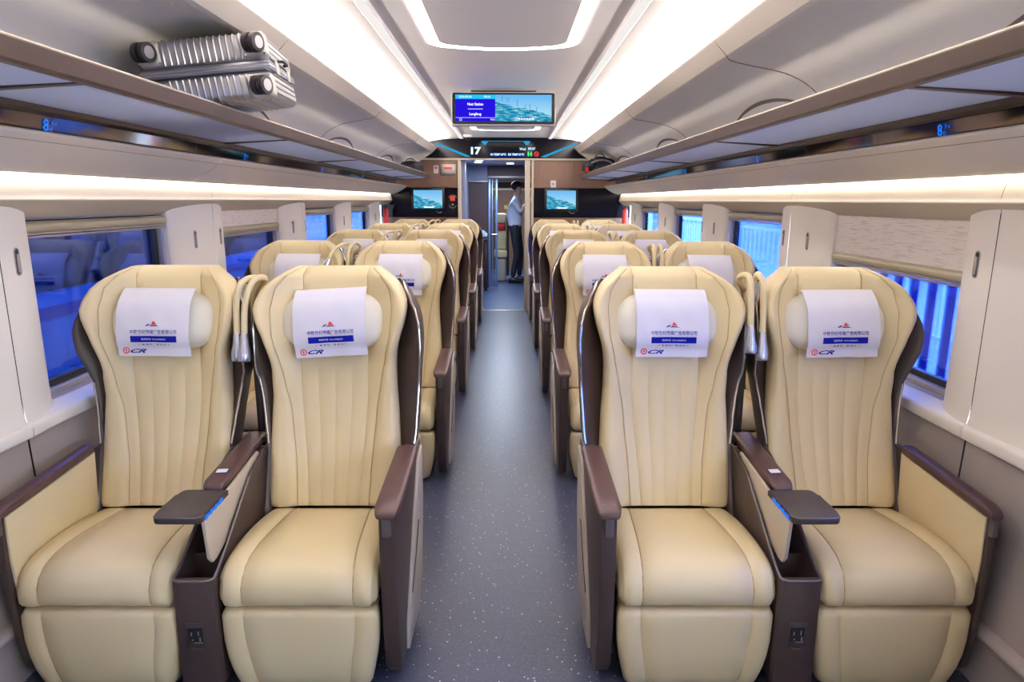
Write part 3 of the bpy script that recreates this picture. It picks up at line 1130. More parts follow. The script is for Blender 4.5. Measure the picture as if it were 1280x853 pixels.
# emergency hatch plate and its sticker
t = thing('emergency_brake_box', 'small metal framed box with red lettering above the television', 'box', (-0.73, YE - 0.004, 1.80))
m2 = MB()
m2.box(-0.095, 0.095, -0.012, 0, -0.065, 0.065, 0.008)
m2.build('frame', 'satin', t)
m2 = MB()
m2.box(-0.078, 0.078, -0.016, -0.010, -0.05, 0.05, 0.003)
m2.build('door', 'alu', t)
m2 = MB()
m2.box(-0.05, 0.05, -0.019, -0.015, 0.0, 0.03, 0.002, 1)
m2.build('red_sign', 'red', t)
m2 = MB()
m2.box(-0.03, 0.03, YE - 0.007, YE - 0.0045, -0.05, 0.05)
o = m2.build('warning_sticker', 'white_plastic', None, smooth=False, mtx=Matrix.Translation((-0.885, 0, 1.80)))
tag(o, 'white sticker with a red round mark beside the small metal box', 'sticker')
m2 = MB()
flat_ring(m2, 0, 0, 0, 0.018, 18)
m2.build('red_mark', 'red', o, smooth=False, mtx=Matrix.Translation((-0.885, 0, 1.82)) @ Matrix(((1, 0, 0, 0), (0, 0, -1, YE - 0.0085), (0, 1, 0, 0), (0, 0, 0, 1))))
m2 = MB()
flat_rect(m2, -0.0025, 0.0025, -0.002, 0.012)
flat_rect(m2, -0.0025, 0.0025, -0.01, -0.006)
m2.build('exclamation_mark', 'white_plastic', o, smooth=False, mtx=Matrix.Translation((-0.885, -0.001, 1.819)) @ Matrix(((1, 0, 0, 0), (0, 0, -1, YE - 0.0085), (0, 1, 0, 0), (0, 0, 0, 1))))
m2 = MB()
m2.box(-0.036, 0.036, YE - 0.008, YE - 0.0045, -0.045, 0.045, 0.003)
o = m2.build('camera_sign', 'white_plastic', None, mtx=Matrix.Translation((0.605, 0, 1.625)))
tag(o, 'small white sign with a black camera mark on the wood wall', 'sign')
m2 = MB()
flat_rect(m2, -0.014, 0.006, -0.006, 0.006)
flat_poly(m2, [(0.006, 0), (0.016, -0.007), (0.016, 0.007)])
m2.build('camera_mark', 'black', o, smooth=False, mtx=Matrix.Translation((0.605, 0, 1.625)) @ Matrix(((1, 0, 0, 0), (0, 0, -1, YE - 0.0088), (0, 1, 0, 0), (0, 0, 0, 1))))

# vestibule behind the doorway
m2 = MB()
m2.box(-0.62, -0.60, YE + 0.06, 10.95, 0, 2.0)
wv = struct('wall_vestibule', m2, 'vest_grey', smooth=False)
m2 = MB()
m2.box(-0.60, -0.52, YE + 0.10, YE + 0.22, 0, 1.93, 0.01)
m2.build('jamb', 'vest_grey', wv)
m2 = MB()
m2.box(-0.60, -0.535, YE + 0.35, YE + 0.5, 0, 1.93, 0.01)
m2.build('jamb', 'vest_grey', wv)
m2 = MB()
m2.box(0.62, 0.64, YE + 0.06, 14.2, 0, 2.0)
m2.build('wall_side', 'vest_dark', wv, smooth=False)
m2 = MB()
m2.box(-0.60, -0.29, 10.95, 11.0, 0, 1.70)
m2.build('wall_panel', 'vest_dark', wv, smooth=False)
m2 = MB()
m2.box(-0.60, -0.29, 10.90, 11.02, 1.70, 1.725, 0.004)
m2.build('shelf_edge', 'alu', wv)
m2 = MB()
m2.box(-0.60, -0.29, 10.97, 11.0, 1.73, 1.97)
m2.build('upper_panel', 'vest_grey', wv, smooth=False)
m2 = MB()
m2.box(-0.30, 0.62, 10.97, 11.02, 1.80, 1.97)
m2.build('door_header', 'vest_dark', wv, smooth=False)
m2 = MB()
m2.box(-0.29, 0.3, 10.92, 10.97, 1.765, 1.80, 0.004)
m2.build('header_rail', 'alu', wv)
m2 = MB()
m2.box(-0.95, 0.64, YE + 0.04, 14.2, 1.96, 2.0)
struct('ceiling_vestibule', m2, 'vest_grey', smooth=False)
m2 = MB()
m2.box(-0.95, 0.64, 14.0, 14.05, 0, 2.0)
m2.box(-0.95, -0.93, 10.97, 14.0, 0, 2.0)
wv2 = struct('wall_vestibule_end', m2, 'vest_brown', smooth=False)
m2 = MB()
m2.box(-0.93, 0.62, 13.98, 14.0, 1.62, 1.66)
m2.build('trim_rail', 'frame_cream', wv2, smooth=False)
m2 = MB()
m2.box(-0.93, 0.62, 13.985, 14.0, 1.67, 1.78)
m2.build('dark_panel', 'gap', wv2, smooth=False)
m2 = MB()
m2.box(-0.045, 0.02, 13.975, 13.995, 1.24, 1.32, 0.003)
o = m2.build('yellow_sign', mat('yellow_sign', (240, 205, 70), 0.5), None)
tag(o, 'small yellow sign on the far brown wall behind the standing person', 'sign')
# sliding glass door
t = thing('glass_sliding_door', 'half open glass sliding door with grey-blue metal frame', 'door', (-0.20, 10.9, 0))
for x0, x1 in ((-0.085, -0.05), (-0.03, -0.012), (0.03, 0.065)):
    m2 = MB()
    m2.box(x0, x1, -0.02, 0.02, 0.02, 1.75, 0.004)
    m2.build('frame', mat('door_metal_%d' % int(x0 * 1000 + 200), (128, 156, 205), 0.3, metal=0.5), t)
m2 = MB()
m2.box(-0.05, 0.03, -0.003, 0.003, 0.03, 1.74)
m2.build('glass_pane', 'clear_glass', t, smooth=False)
m2 = MB()
m2.tube([(-0.03, -0.035, 0.88), (0.05, -0.035, 0.88)], 0.008, 8)
m2.build('handle', 'chrome', t)
for i, (x, y) in enumerate(((-0.40, 9.9), (0.06, 10.2), (-0.36, 9.35), (-0.05, 12.6))):
    m2 = MB()
    m2.cyl((0, 0, 0), 0.055, 0.012, n=20)
    o = m2.build('downlight', 'white_glow', None)
    o.location = (x, y, 1.954)
    tag(o, ('round downlight over the left half of the vestibule, by the shelf', 'round downlight before the half open glass door', 'round downlight just inside the doorway', 'round downlight above the standing person')[i], 'lamp', 'vestibule downlights')
for (x, y, e) in ((-0.1, 9.8, 16), (-0.1, 12.4, 24)):
    ld = bpy.data.lights.new('vestibule_light', 'AREA')
    ld.size = 0.5
    ld.energy = e
    ld.color = (0.75, 0.85, 1.0)
    lo = bpy.data.objects.new('vestibule_light', ld)
    COL.objects.link(lo)
    lo.location = (x, y, 1.94)

# folding tray with a crumpled bag
t = thing('fold_out_tray', 'small dark tray standing on a post before the brown vestibule panel', 'tray', (-0.43, 10.60, 0.80))
m2 = MB()
m2.box(-0.10, 0.13, -0.10, 0.25, 0, 0.025, 0.008)
m2.build('tray_top', 'brown_dark', t)
m2 = MB()
m2.box(0.085, 0.13, -0.05, 0.0, -0.80, 0, 0.004)
m2.build('support_post', 'brown_dark', t)
bagm = mat('thin_plastic_bag', (176, 198, 232), 0.2, spec=0.6)
b = bmesh.new()
bmesh.ops.create_icosphere(b, subdivisions=3, radius=1)
for v in b.verts:
    nn = noise.noise(v.co * 2.3) * 0.35 + noise.noise(v.co * 6) * 0.14
    v.co = v.co * (1 + nn)
    v.co.x *= 0.10
    v.co.y *= 0.08
    v.co.z = max(-0.055, v.co.z * 0.075)
m2 = MB()
m2.merge(b)
o = m2.build('plastic_bag', bagm, None, angle=15)
o.location = (-0.40, 10.62, 0.881)
tag(o, 'crumpled pale blue plastic bag lying on the small vestibule tray', 'bag')

# jump seat beyond the door
t = thing('vestibule_seat', 'cream and red padded seat beyond the glass door', 'seat', (-0.07, 12.1, 0.0))
for (x0, x1, y0, y1, z0, z1, m_, nm2) in ((-0.14, 0.07, -0.10, 0.10, 1.02, 1.19, 'leather_plain', 'headrest'), (-0.13, 0.06, -0.12, 0.0, 0.90, 1.02, 'red', 'back_band'),
                                          (-0.12, 0.08, -0.05, 0.10, 0.55, 0.92, 'leather_plain', 'backrest'), (-0.15, 0.09, -0.30, 0.08, 0.42, 0.55, 'leather_plain', 'seat_cushion'),
                                          (-0.13, 0.07, -0.25, 0.06, 0.0, 0.42, 'taupe', 'base'), (0.075, 0.12, -0.28, 0.12, 0.1, 1.15, 'brown_dark', 'side_shell')):
    m2 = MB()
    m2.box(x0, x1, y0, y1, z0, z1, 0.03, 3)
    m2.build(nm2, m_, t)

# rear wall behind the camera closes the carriage
m2 = MB()
m2.box(-1.6, 1.6, Y_BACK - 0.04, Y_BACK, 0, 2.35)
struct('wall_rear', m2, 'liner', smooth=False)

# fire extinguisher niche, last window bay on each side
for s, nm in SIDES:
    t = thing('fire_extinguisher', 'slim red fire extinguisher in the last bay, %s' % ('suitcase side' if s < 0 else 'backpack side'), 'extinguisher', (s * 1.478, 8.36, 0.95), 'fire extinguishers')
    m2 = MB()
    m2.loft([[Vector((r * cos(2 * pi * k / 16), r * sin(2 * pi * k / 16), z)) for k in range(16)] for r, z in ((0.03, 0), (0.034, 0.01), (0.034, 0.33), (0.026, 0.36), (0.012, 0.375))])
    m2.build('cylinder_body', 'red', t)
    m2 = MB()
    m2.box(-0.012, 0.012, -0.04, 0.02, 0.375, 0.40, 0.004)
    m2.build('valve', 'black', t)

# ------------------------------------------------------------------ hanging ceiling screen
t = thing('ceiling_screen', 'wide screen hanging from the ceiling giving the next station beside a turquoise hillside', 'screen', (-0.006, 4.93, 2.053))
t.scale = (0.885, 0.885, 0.885)
TILT = radians(-8)
TM = Matrix.Rotation(TILT, 4, 'X')
HW, HH = 0.418, 0.132
m2 = MB()


def rrect(hw, hh, r, n=5):
    out = []
    for cx, cz, a0 in ((hw - r, hh - r, 0), (-hw + r, hh - r, 90), (-hw + r, -hh + r, 180), (hw - r, -hh + r, 270)):
        for k in range(n + 1):
            a = radians(a0 + 90 * k / n)
            out.append((cx + r * cos(a), cz + r * sin(a)))
    return out


m2.prism(rrect(HW, HH, 0.022), 0.0, 0.05, 'y', 0.006, 2, TM)
m2.build('casing', 'tv_frame', t)
m2 = MB()
m2.prism(rrect(HW - 0.010, HH - 0.010, 0.014), -0.004, 0.001, 'y', 0, 1, TM)
m2.build('bezel', 'black', t)
RS = TM @ Matrix(((1, 0, 0, 0), (0, 0, -1, -0.0055), (0, 1, 0, 0), (0, 0, 0, 1)))
sx0, sx1, sz0, sz1 = -HW + 0.034, HW - 0.034, -HH + 0.032, HH - 0.024
xm = lerp(sx0, sx1, 0.415)
for (a, b, c, d, mm, nn) in ((sx0, xm, sz0, sz1 - 0.034, 'screen_blue', 'message_field'), (sx0, xm, sz1 - 0.034, sz1, 'screen_cyan', 'date_bar')):
    m2 = MB()
    flat_rect(m2, a, b, c, d)
    m2.build(nn, mm, t, smooth=False, mtx=RS)
m2 = MB()
flat_rect(m2, xm, sx1, sz0, sz1)
uv = m2.bm.loops.layers.uv.new('UVMap')
for f in m2.bm.faces:
    for l in f.loops:
        l[uv].uv = ((l.vert.co.x - xm) / (sx1 - xm), (l.vert.co.y - sz0) / (sz1 - sz0))
m2.build('picture_field', 'screen', t, smooth=False, mtx=RS, normals=False)
m2 = MB()
xc = (sx0 + xm) / 2
put_fit(m2, 'Next Station', 0.125, 0.022, xc, 0.034, bold=0.001)
m2.build('message_lettering', 'screen_white', t, smooth=False, mtx=Matrix.Translation((0, -0.001, 0)) @ RS)
m2 = MB()
put_fit(m2, 'Langfang', 0.095, 0.026, xc, -0.046, bold=0.001)
m2.build('station_lettering', 'screen_white', t, smooth=False, mtx=Matrix.Translation((0, -0.001, 0)) @ RS)
m2 = MB()
flat_rect(m2, xc - 0.06, xc + 0.06, -0.006, -0.003)
m2.build('divider_line', 'screen_white', t, smooth=False, mtx=Matrix.Translation((0, -0.001, 0)) @ RS)
m2 = MB()
flat_rect(m2, sx0, xm, sz0 + 0.027, sz0 + 0.029)
m2.build('divider_line', 'screen_white', t, smooth=False, mtx=Matrix.Translation((0, -0.001, 0)) @ RS)
m2 = MB()
put_fit(m2, 'Wel', 0.035, 0.015, xm - 0.022, sz0 + 0.013)
m2.build('footer_lettering', 'screen_white', t, smooth=False, mtx=Matrix.Translation((0, -0.001, 0)) @ RS)
m2 = MB()
put_fit(m2, '2024-09-24', 0.10, 0.016, sx0 + 0.08, sz1 - 0.017)
m2.build('date_lettering', 'screen_white', t, smooth=False, mtx=Matrix.Translation((0, -0.001, 0)) @ RS)
m2 = MB()
put_fit(m2, '09:31', 0.05, 0.016, xm - 0.065, sz1 - 0.017)
m2.build('time_lettering', 'screen_white', t, smooth=False, mtx=Matrix.Translation((0, -0.001, 0)) @ RS)
m2 = MB()
flat_ring(m2, sx0 + 0.042, sz0 + 0.012, 0.008, 0.0105, 16)
m2.build('round_mark', 'screen_white', t, smooth=False, mtx=Matrix.Translation((0, -0.001, 0)) @ RS)
m2 = MB()
put_fit(m2, '17\u53f7\u8f66\u53a2\u6b22\u8fce\u60a8', 0.15, 0.018, xm + 0.235, sz0 + 0.018, bold=0.001)
m2.build('caption_lettering', 'screen_white', t, smooth=False, mtx=Matrix.Translation((0, -0.001, 0)) @ RS)
m2 = MB()
for x, z, h in ((0.055, 0.052, 0.045), (0.09, 0.045, 0.035), (0.108, 0.045, 0.04), (0.175, 0.015, 0.05), (0.24, -0.005, 0.035), (0.275, -0.02, 0.05), (0.33, -0.025, 0.035)):
    flat_rect(m2, xm + x - 0.0012, xm + x + 0.0012, z, z + h)
    for a in (0.3, 2.4, 4.5):
        flat_poly(m2, [(xm + x, z + h), (xm + x + 0.012 * cos(a), z + h + 0.012 * sin(a)), (xm + x + 0.012 * cos(a + 0.15), z + h + 0.012 * sin(a + 0.15))])
m2.build('turbine_marks', 'screen_navy', t, smooth=False, mtx=Matrix.Translation((0, -0.001, 0)) @ RS)
m2 = MB()
m2.box(-0.28, 0.28, 0.02, 0.10, 0.09, 0.138, 0.008)
m2.box(-0.27, 0.27, 0.03, 0.12, 0.13, 0.0549, 0.0)
m2.build('mount', 'tv_frame', t)
m2 = MB()
m2.box(-0.26, 0.26, 0.0, 0.012, 0.128, 0.138, 0.002)
m2.build('vent_slot', 'black', t)

# ------------------------------------------------------------------ outside
M['train_white'] = mat('other_train_body', (78, 168, 222), 0.35)
M['train_dark'] = mat('other_train_windows', (8, 13, 46), 0.08, spec=0.8)
M['train_stripe'] = mat('other_train_stripe', (16, 36, 150), 0.4)
M['platform'] = mat('platform_concrete', (170, 175, 180), 0.8)
M['post_blue'] = mat('blue_post', (14, 44, 160), 0.5)
M['fence_white'] = mat('white_fence', (235, 238, 240), 0.6)
m2 = MB()
m2.box(-9, 9, -6, 22, -0.95, -0.9)
o = m2.build('ground_outside', mat('trackbed', (110, 112, 118), 0.9, var=0.25, vscale=12), None, smooth=False)
o['kind'] = 'structure'
t = thing('neighbouring_train', 'pale blue train with dark window band and stripe standing outside the windows', 'train', (-2.62, 0, 0))
m2 = MB()
m2.box(-0.6, 0, -5, 20, -0.6, 2.6, 0.02)
m2.build('body', 'train_white', t)
m2 = MB()
m2.box(-0.01, 0.004, -5, 20, 0.90, 2.0)
m2.build('window_band', 'train_dark', t, smooth=False)
m2 = MB()
m2.box(-0.01, 0.005, -5, 20, 0.74, 0.81)
m2.build('stripe', 'train_stripe', t, smooth=False)
for y in (-2.0, 0.6, 3.2, 5.8, 8.4, 11, 13.6):
    m2 = MB()
    m2.box(-0.01, 0.006, y - 0.05, y + 0.05, 0.9, 2.0)
    m2.build('window_post', 'train_stripe', t, smooth=False)
# platform side: corrugated blue posts, white fence, canopy columns
m2 = MB()
m2.box(2.1, 9, -6, 22, -0.9, 0.0)
o = m2.build('ground_platform', 'platform', None, smooth=False)
o['kind'] = 'structure'
t = thing('platform_screen', 'row of tall blue upright slats standing outside the front window', 'fence', (2.25, 2.0, 0))
m2 = MB()
m2.box(-0.03, 0.03, 0, 2.6, 2.45, 2.5)
m2.build('top_rail', 'post_blue', t, smooth=False)
t0 = None
for k in range(17):
    if t0 is None:
        m2 = MB()
        m2.prism([(-0.032, 0), (-0.016, -0.016), (0.016, -0.016), (0.032, 0), (0.016, 0.016), (-0.016, 0.016)], 0, 2.45, 'z')
        o = t0 = m2.build('slat', 'post_blue', t, smooth=False)
    else:
        o = t0.copy()
        COL.objects.link(o)
    o.location = (0, 0.05 + k * 0.155, 0)
    o.rotation_euler.z = pi / 2
m2 = MB()
m2.box(3.6, 3.7, 0.5, 5.2, 0.0, 2.4)
o = m2.build('station_wall', 'fence_white', None, smooth=False)
o['kind'] = 'structure'
for i, y in enumerate((5.6, 9.4, 13.2)):
    t = thing('canopy_column', ('pale canopy column outside the second row window', 'pale canopy column outside the third row window', 'pale canopy column far down the platform')[i], 'column', (3.0, y, 0), 'platform columns')
    m2 = MB()
    m2.box(-0.12, 0.12, -0.12, 0.12, 0, 3.2, 0.03)
    m2.build('shaft', 'fence_white', t)
    m2 = MB()
    m2.box(-0.2, 0.2, -0.2, 0.2, 0, 0.25, 0.02)
    m2.build('plinth', 'platform', t)
t = thing('platform_fence', 'white railing with thin upright bars along the platform', 'fence', (4.2, 5, 0))
m2 = MB()
for z in (0.1, 0.95):
    m2.box(-0.02, 0.02, -1, 14, z, z + 0.04)
m2.build('rail', 'fence_white', t, smooth=False)
pb = None
for k in range(70):
    if pb is None:
        m2 = MB()
        m2.box(-0.012, 0.012, -0.012, 0.012, 0, 1.0)
        pb = m2.build('bar', 'fence_white', t, smooth=False)
        o = pb
    else:
        o = pb.copy()
        COL.objects.link(o)
    o.location = (0, -0.9 + k * 0.2, 0)
m2 = MB()
m2.box(7.5, 8.0, 2, 22, 0, 1.4)
o = m2.build('station_building_wall', mat('far_building', (150, 170, 200), 0.7), None, smooth=False)
o['kind'] = 'structure'

# ------------------------------------------------------------------ seats
Z_TOP = 1.190
WTAB = [(0.385, 0.218), (0.42, 0.225), (0.55, 0.225), (0.68, 0.219), (0.78, 0.212), (0.86, 0.211), (0.92, 0.217), (0.97, 0.231), (1.02, 0.247), (1.06, 0.253), (1.09, 0.250), (1.115, 0.238), (1.145, 0.215), (1.17, 0.180), (1.19, 0.148)]
WINGTAB = [(0.385, 0.0), (0.75, 0.01), (0.85, 0.035), (0.95, 0.090), (1.05, 0.120), (1.12, 0.100), (1.19, 0.045)]
BOLTAB = [(0.385, 0.010), (0.5, 0.018), (0.8, 0.020), (0.9, 0.008), (1.19, 0.0)]
SEAMTAB = [(0.385, 0.122), (0.5, 0.127), (0.7, 0.145), (0.82, 0.165), (0.90, 0.182), (0.98, 0.200), (1.06, 0.205), (1.12, 0.195), (1.16, 0.165), (1.19, 0.125)]
INTAB = [(0.385, 0.085), (0.80, 0.115), (0.88, 0.115), (1.19, 0.110)]


def yb(z):
    return 0.405 + (z - 0.385) * 0.255 + 0.02 * sin(pi * min(1, max(0, (z - 0.385) / 0.5)))


def back_front(x, z):
    """y of the backrest's front surface"""
    W = interp(WTAB, z)
    u = min(1.0, abs(x) / W)
    y = yb(z)
    y -= interp(BOLTAB, z) * max(0, min(1, (u - 0.45) / 0.3)) ** 1.5 - 0.0
    y -= interp(WINGTAB, z) * max(0.0, (u - 0.40) / 0.60) ** 1.6
    return y


def make_backrest():
    mb = MB()
    zs = [0.385, 0.388, 0.395, 0.41, 0.43] + [0.43 + k * 0.03 for k in range(1, 22)] + [1.085, 1.105, 1.125, 1.142, 1.156, 1.168, 1.178, 1.185, 1.190]
    rows = []
    d = 0.0026
    for z in zs:
        W = interp(WTAB, z)
        si = min(interp(SEAMTAB, z), W * 0.90)
        ii = min(interp(INTAB, z), si - 0.02)
        lower = 1.0 if z < 0.80 else max(0, 1 - (z - 0.80) / 0.06)
        lines = [(0.0, lower * 0.32), (ii * 0.333 * 1.0, 0.0), (ii * 0.5, lower * 0.6), (ii, 1.0 if z > 0.9 else 0.7), (si, 1.0)]
        xs = []      # (x, groove)
        xs += [(0.0, lower * 0.32), (d, 0), (ii * 0.25, -0.12 * lower), (ii * 0.5 - d, 0), (ii * 0.5, lower * 0.32), (ii * 0.5 + d, 0), (ii * 0.75, -0.12 * lower),
               (ii - d, 0), (ii, 0.9 if z > 0.9 else 0.5), (ii + d, 0), ((ii + si) / 2, -0.15), (si - d, 0), (si, 1.0), (si + d, -0.1)]
        for f in (0.3, 0.55, 0.75, 0.88, 0.95, 0.985):
            xs.append((lerp(si + d, W, f), -0.4 * sin(pi * f)))
        half = []
        top = max(0.0, (z - 1.155) / 0.035)
        bot = max(0.0, (0.40 - z) / 0.015)
        for x, g in xs:
            u = x / W
            y = back_front(x, z) + g * 0.0048
            y += 0.030 * max(0, (u - 0.90) / 0.10) ** 2.2
            y += 0.045 * top ** 2.2 + 0.03 * bot ** 2
            half.append((x, y))
        # side and back
        yr = yb(z) + 0.075
        half.append((W, half[-1][1] + 0.02))
        half.append((W * 0.992, lerp(half[-1][1], yr, 0.4)))
        half.append((W * 0.96, lerp(half[-2][1], yr, 0.8)))
        half.append((W * 0.85, yr))
        half.append((W * 0.4, yr))
        zz = z
        ring = [Vector((x, y, zz)) for x, y in half] + [Vector((0, yr, zz))] + [Vector((-x, y, zz)) for x, y in half[:0:-1]]
        # top edge droops toward the sides like the photo's crown
        rows.append(ring)
    V = mb.grid(rows, close_u=True)
    mb.bm.faces.new(V[0][::-1])
    mb.bm.faces.new(V[-1])
    return mb


def make_stitching():
    mb = MB()
    for q in (-1, 1):
        for tab, z0, z1, cap in ((SEAMTAB, 0.41, 1.165, 0.90), (INTAB, 0.90, 1.172, 2)):
            pts = []
            for k in range(40):
                z = lerp(z0, z1, k / 39)
                si = min(interp(SEAMTAB, z), interp(WTAB, z) * 0.90)
                x = si if cap < 1 else min(interp(INTAB, z), si - 0.02)
                top = max(0.0, (z - 1.155) / 0.035)
                pts.append((q * x, back_front(x, z) + 0.0035 + 0.045 * top ** 2.2, z))
            mb.tube(pts, 0.0016, 4)
    return mb


def make_cushion():
    mb = MB()
    rows = []
    # profile along y: (y, z_top, half width)
    prof = []
    pth = [(0.47, 0.345), (0.42, 0.386), (0.36, 0.396), (0.28, 0.404), (0.2, 0.410), (0.13, 0.412), (0.07, 0.406), (0.03, 0.392), (0.004, 0.366), (-0.008, 0.335), (-0.010, 0.31), (-0.006, 0.292), (0.004, 0.281), (0.02, 0.277), (0.10, 0.276), (0.46, 0.27)]
    # refine
    P = []
    for a, b in zip(pth, pth[1:]):
        P += [a, ((a[0] + b[0]) / 2, (a[1] + b[1]) / 2)]
    P.append(pth[-1])
    # smooth once
    S = [P[0]] + [((P[i - 1][0] + 2 * P[i][0] + P[i + 1][0]) / 4, (P[i - 1][1] + 2 * P[i][1] + P[i + 1][1]) / 4) for i in range(1, len(P) - 1)] + [P[-1]]
    cz = 0.33
    for i, (y, z) in enumerate(S):
        W = 0.226 if y < 0.3 else lerp(0.226, 0.205, min(1, (y - 0.3) / 0.17))
        if y < 0.05 and z < 0.39:
            W = 0.2265
        si = lerp(0.158, 0.128, max(0, min(1, y / 0.42)))
        if z < 0.30:
            W -= 0.006 * (0.30 - z) / 0.02
        d = 0.004
        half = [(0, 0), (si * 0.5, 0.15), (si - d, 0.0), (si, 1.0), (si + d, 0.0), (lerp(si, W, 0.4), -0.7), (lerp(si, W, 0.75), -0.2), (W - 0.014, 1.2), (W - 0.004, 3.2), (W, 6.0)]
        # inward direction (towards the cushion's inside)
        ny, nz = (0.2 - y) * 0.5, cz - z
        if z > 0.37:
            ny, nz = 0.0, -1.0
        elif z < 0.285:
            ny, nz = 0.0, 1.0
        l = math.hypot(ny, nz) or 1
        ny, nz = ny / l, nz / l
        row = []
        for x, g in half:
            row.append(Vector((x, y + ny * g * 0.0045, z + nz * g * 0.0045)))
        rows.append([Vector((-p.x, p.y, p.z)) for p in row[:0:-1]] + row)
    V = mb.grid(rows)
    # close sides
    for idx in (0, -1):
        vs = [r[idx] for r in V]
        try:
            f = mb.bm.faces.new(vs)
        except ValueError:
            pass
    mb.bm.faces.new([V[0][k] for k in range(len(V[0]))] + [V[-1][k] for k in range(len(V[0]) - 1, -1, -1)])
    return mb


def make_lower_stitching():
    mb = MB()
    top = [(0.44, 0.372), (0.40, 0.3885), (0.36, 0.3945), (0.28, 0.4025), (0.2, 0.4085), (0.13, 0.4095), (0.07, 0.4035), (0.035, 0.3895), (0.010, 0.366), (-0.0035, 0.338), (-0.0055, 0.312), (-0.002, 0.293)]
    for q in (-1, 1):
        mb.tube([(q * lerp(0.158, 0.128, max(0, min(1, y / 0.42))), y, z) for y, z in top], 0.0017, 4)
    return mb


def make_legrest():
    mb = MB()
    rows = []
    pth = [(0.03, 0.268), (0.008, 0.268), (-0.002, 0.262), (-0.006, 0.250), (-0.006, 0.22), (-0.008, 0.17), (-0.008, 0.12), (-0.005, 0.08), (0.0, 0.052), (0.006, 0.024), (0.020, 0.010), (0.09, 0.006)]
    for y, z in pth:
        t = max(0, (0.20 - z) / 0.16)
        W = 0.2265 - 0.026 * t ** 1.6 - (0.02 if z < 0.015 else 0)
        if z > 0.26:
            W -= 0.006
        si = 0.160 - 0.024 * t
        d = 0.004
        half = [(0, 0), (si * 0.6, 0), (si - d, 0.0), (si, 1.0), (si + d, 0), (lerp(si, W, 0.5), -0.5), (W - 0.014, 0.8), (W - 0.004, 2.6), (W, 6)]
        row = [Vector((x, y + g * 0.0042, z)) for x, g in half] + [Vector((W - 0.003, y + 0.05, z)), Vector((W - 0.02, max(y + 0.06, 0.09), z))]
        rows.append([Vector((-p.x, p.y, p.z)) for p in row[:0:-1]] + row)
    V = mb.grid(rows)
    mb.bm.faces.new([v for v in V[0]][::-1])
    mb.bm.faces.new([v for v in V[-1]])
    mb.bm.faces.new([r[0] for r in V] + [])
    mb.bm.faces.new([r[-1] for r in V])
    return mb


PZ, PH, PW, PT = 1.013, 0.101, 0.186, 0.066     # pillow centre height, half height, half width, thickness


def sup(a, n):
    return max(0.0, 1 - abs(a) ** n)


def pillow_y(x, z, grow=0.0):
    u = x / (PW + grow)
    v = (z - PZ) / (PH + grow)
    # rounded lozenge: the sides are round, narrower at the top
    k = sup(u, 3.2) ** 0.5 * sup(v, 3.0) ** 0.42
    return yb(PZ) - 0.012 - (PT + grow) * k + (z - PZ) * 0.255


def make_pillow():
    mb = MB()
    N, K = 44, 12
    rows = []
    for side in (0, 1):
        rng = range(K + 1) if side == 0 else range(K - 1, -1, -1)
        for j in rng:
            r = sin(pi / 2 * j / K) if True else j / K
            row = []
            for i in range(N):
                a = 2 * pi * i / N
                ca, sa = cos(a), sin(a)
                sx = math.copysign(abs(ca) ** 0.72, ca)
                sz = math.copysign(abs(sa) ** 0.72, sa)
                wtop = 1 - 0.14 * max(0, sz) ** 2 - 0.04 * max(0, -sz) ** 2
                x = PW * sx * r * wtop
                z = PZ + PH * sz * r
                if side == 0:
                    y = yb(PZ) - 0.006 - PT * (1 - r ** 3.2) ** 0.5 + (z - PZ) * 0.255
                else:
                    y = yb(PZ) - 0.006 + 0.02 * (1 - r ** 3) ** 0.5 + (z - PZ) * 0.255
                row.append(Vector((x, y, z)))
            rows.append(row)
    mb.grid(rows, close_u=True)
    bmesh.ops.remove_doubles(mb.bm, verts=mb.bm.verts[:], dist=0.0001)
    return mb


CW = 0.121       # half width of the cloth
C_BOT = 0.903


def cloth_pos(x, t, off=0.0):
    """t: height above the bottom hem along the front; past the top it folds over"""
    z = C_BOT + t
    ztop = PZ + PH + 0.003
    wob = 0.0022 * sin(x * 38 + 1.3) * max(0, 1 - t / 0.12) + 0.0012 * sin(x * 71 + t * 40)
    if z < ztop - 0.018:
        r = min(1, max(abs((z - PZ) / PH), 0))
        k = (1 - r ** 3.2) ** 0.5 if r < 1 else 0
        k = max(k, 0.35)
        if z < PZ:
            k = max(k, 0.60 + 0.38 * min(1, (z - C_BOT) / (PZ - C_BOT)))
        y = yb(PZ) - 0.008 - PT * k + (z - PZ) * 0.255 - 0.005 + wob
        return Vector((x, y - off, z))
    # over the top: quarter turn then down behind
    s_ = z - (ztop - 0.018)
    p0 = cloth_pos(x, ztop - 0.018 - C_BOT - 1e-5)
    yb0 = yb(PZ) + (ztop - PZ) * 0.255 + 0.004
    a = min(0.62, s_ / 0.075)
    y = lerp(p0.y, yb0, a)
    zz = p0.z + 0.023 * sin(pi * 0.5 * min(1, a * 1.6)) + off
    return Vector((x, y, zz))


def make_cloth(ripple=0.0):
    mb = MB()
    nx, nt = 20, 34
    T = PZ + PH + 0.003 - 0.018 - C_BOT + 0.05
    rows = []
    for j in range(nt + 1):
        t = T * j / nt
        row = []
        for i in range(nx + 1):
            x = -CW + 2 * CW * i / nx
            p = cloth_pos(x, t)
            if ripple:
                p.y -= ripple * 0.003 * math.exp(-((x - 0.02) / 0.03) ** 2) * max(0, 1 - abs(t - 0.15) / 0.1)
            row.append(p)
        rows.append(row)
    V = mb.grid(rows)
    ret = bmesh.ops.extrude_face_region(mb.bm, geom=mb.bm.faces[:])
    for v in [g for g in ret['geom'] if isinstance(g, bmesh.types.BMVert)]:
        v.co.y += 0.0012
        v.co.z -= 0.0004
    return mb


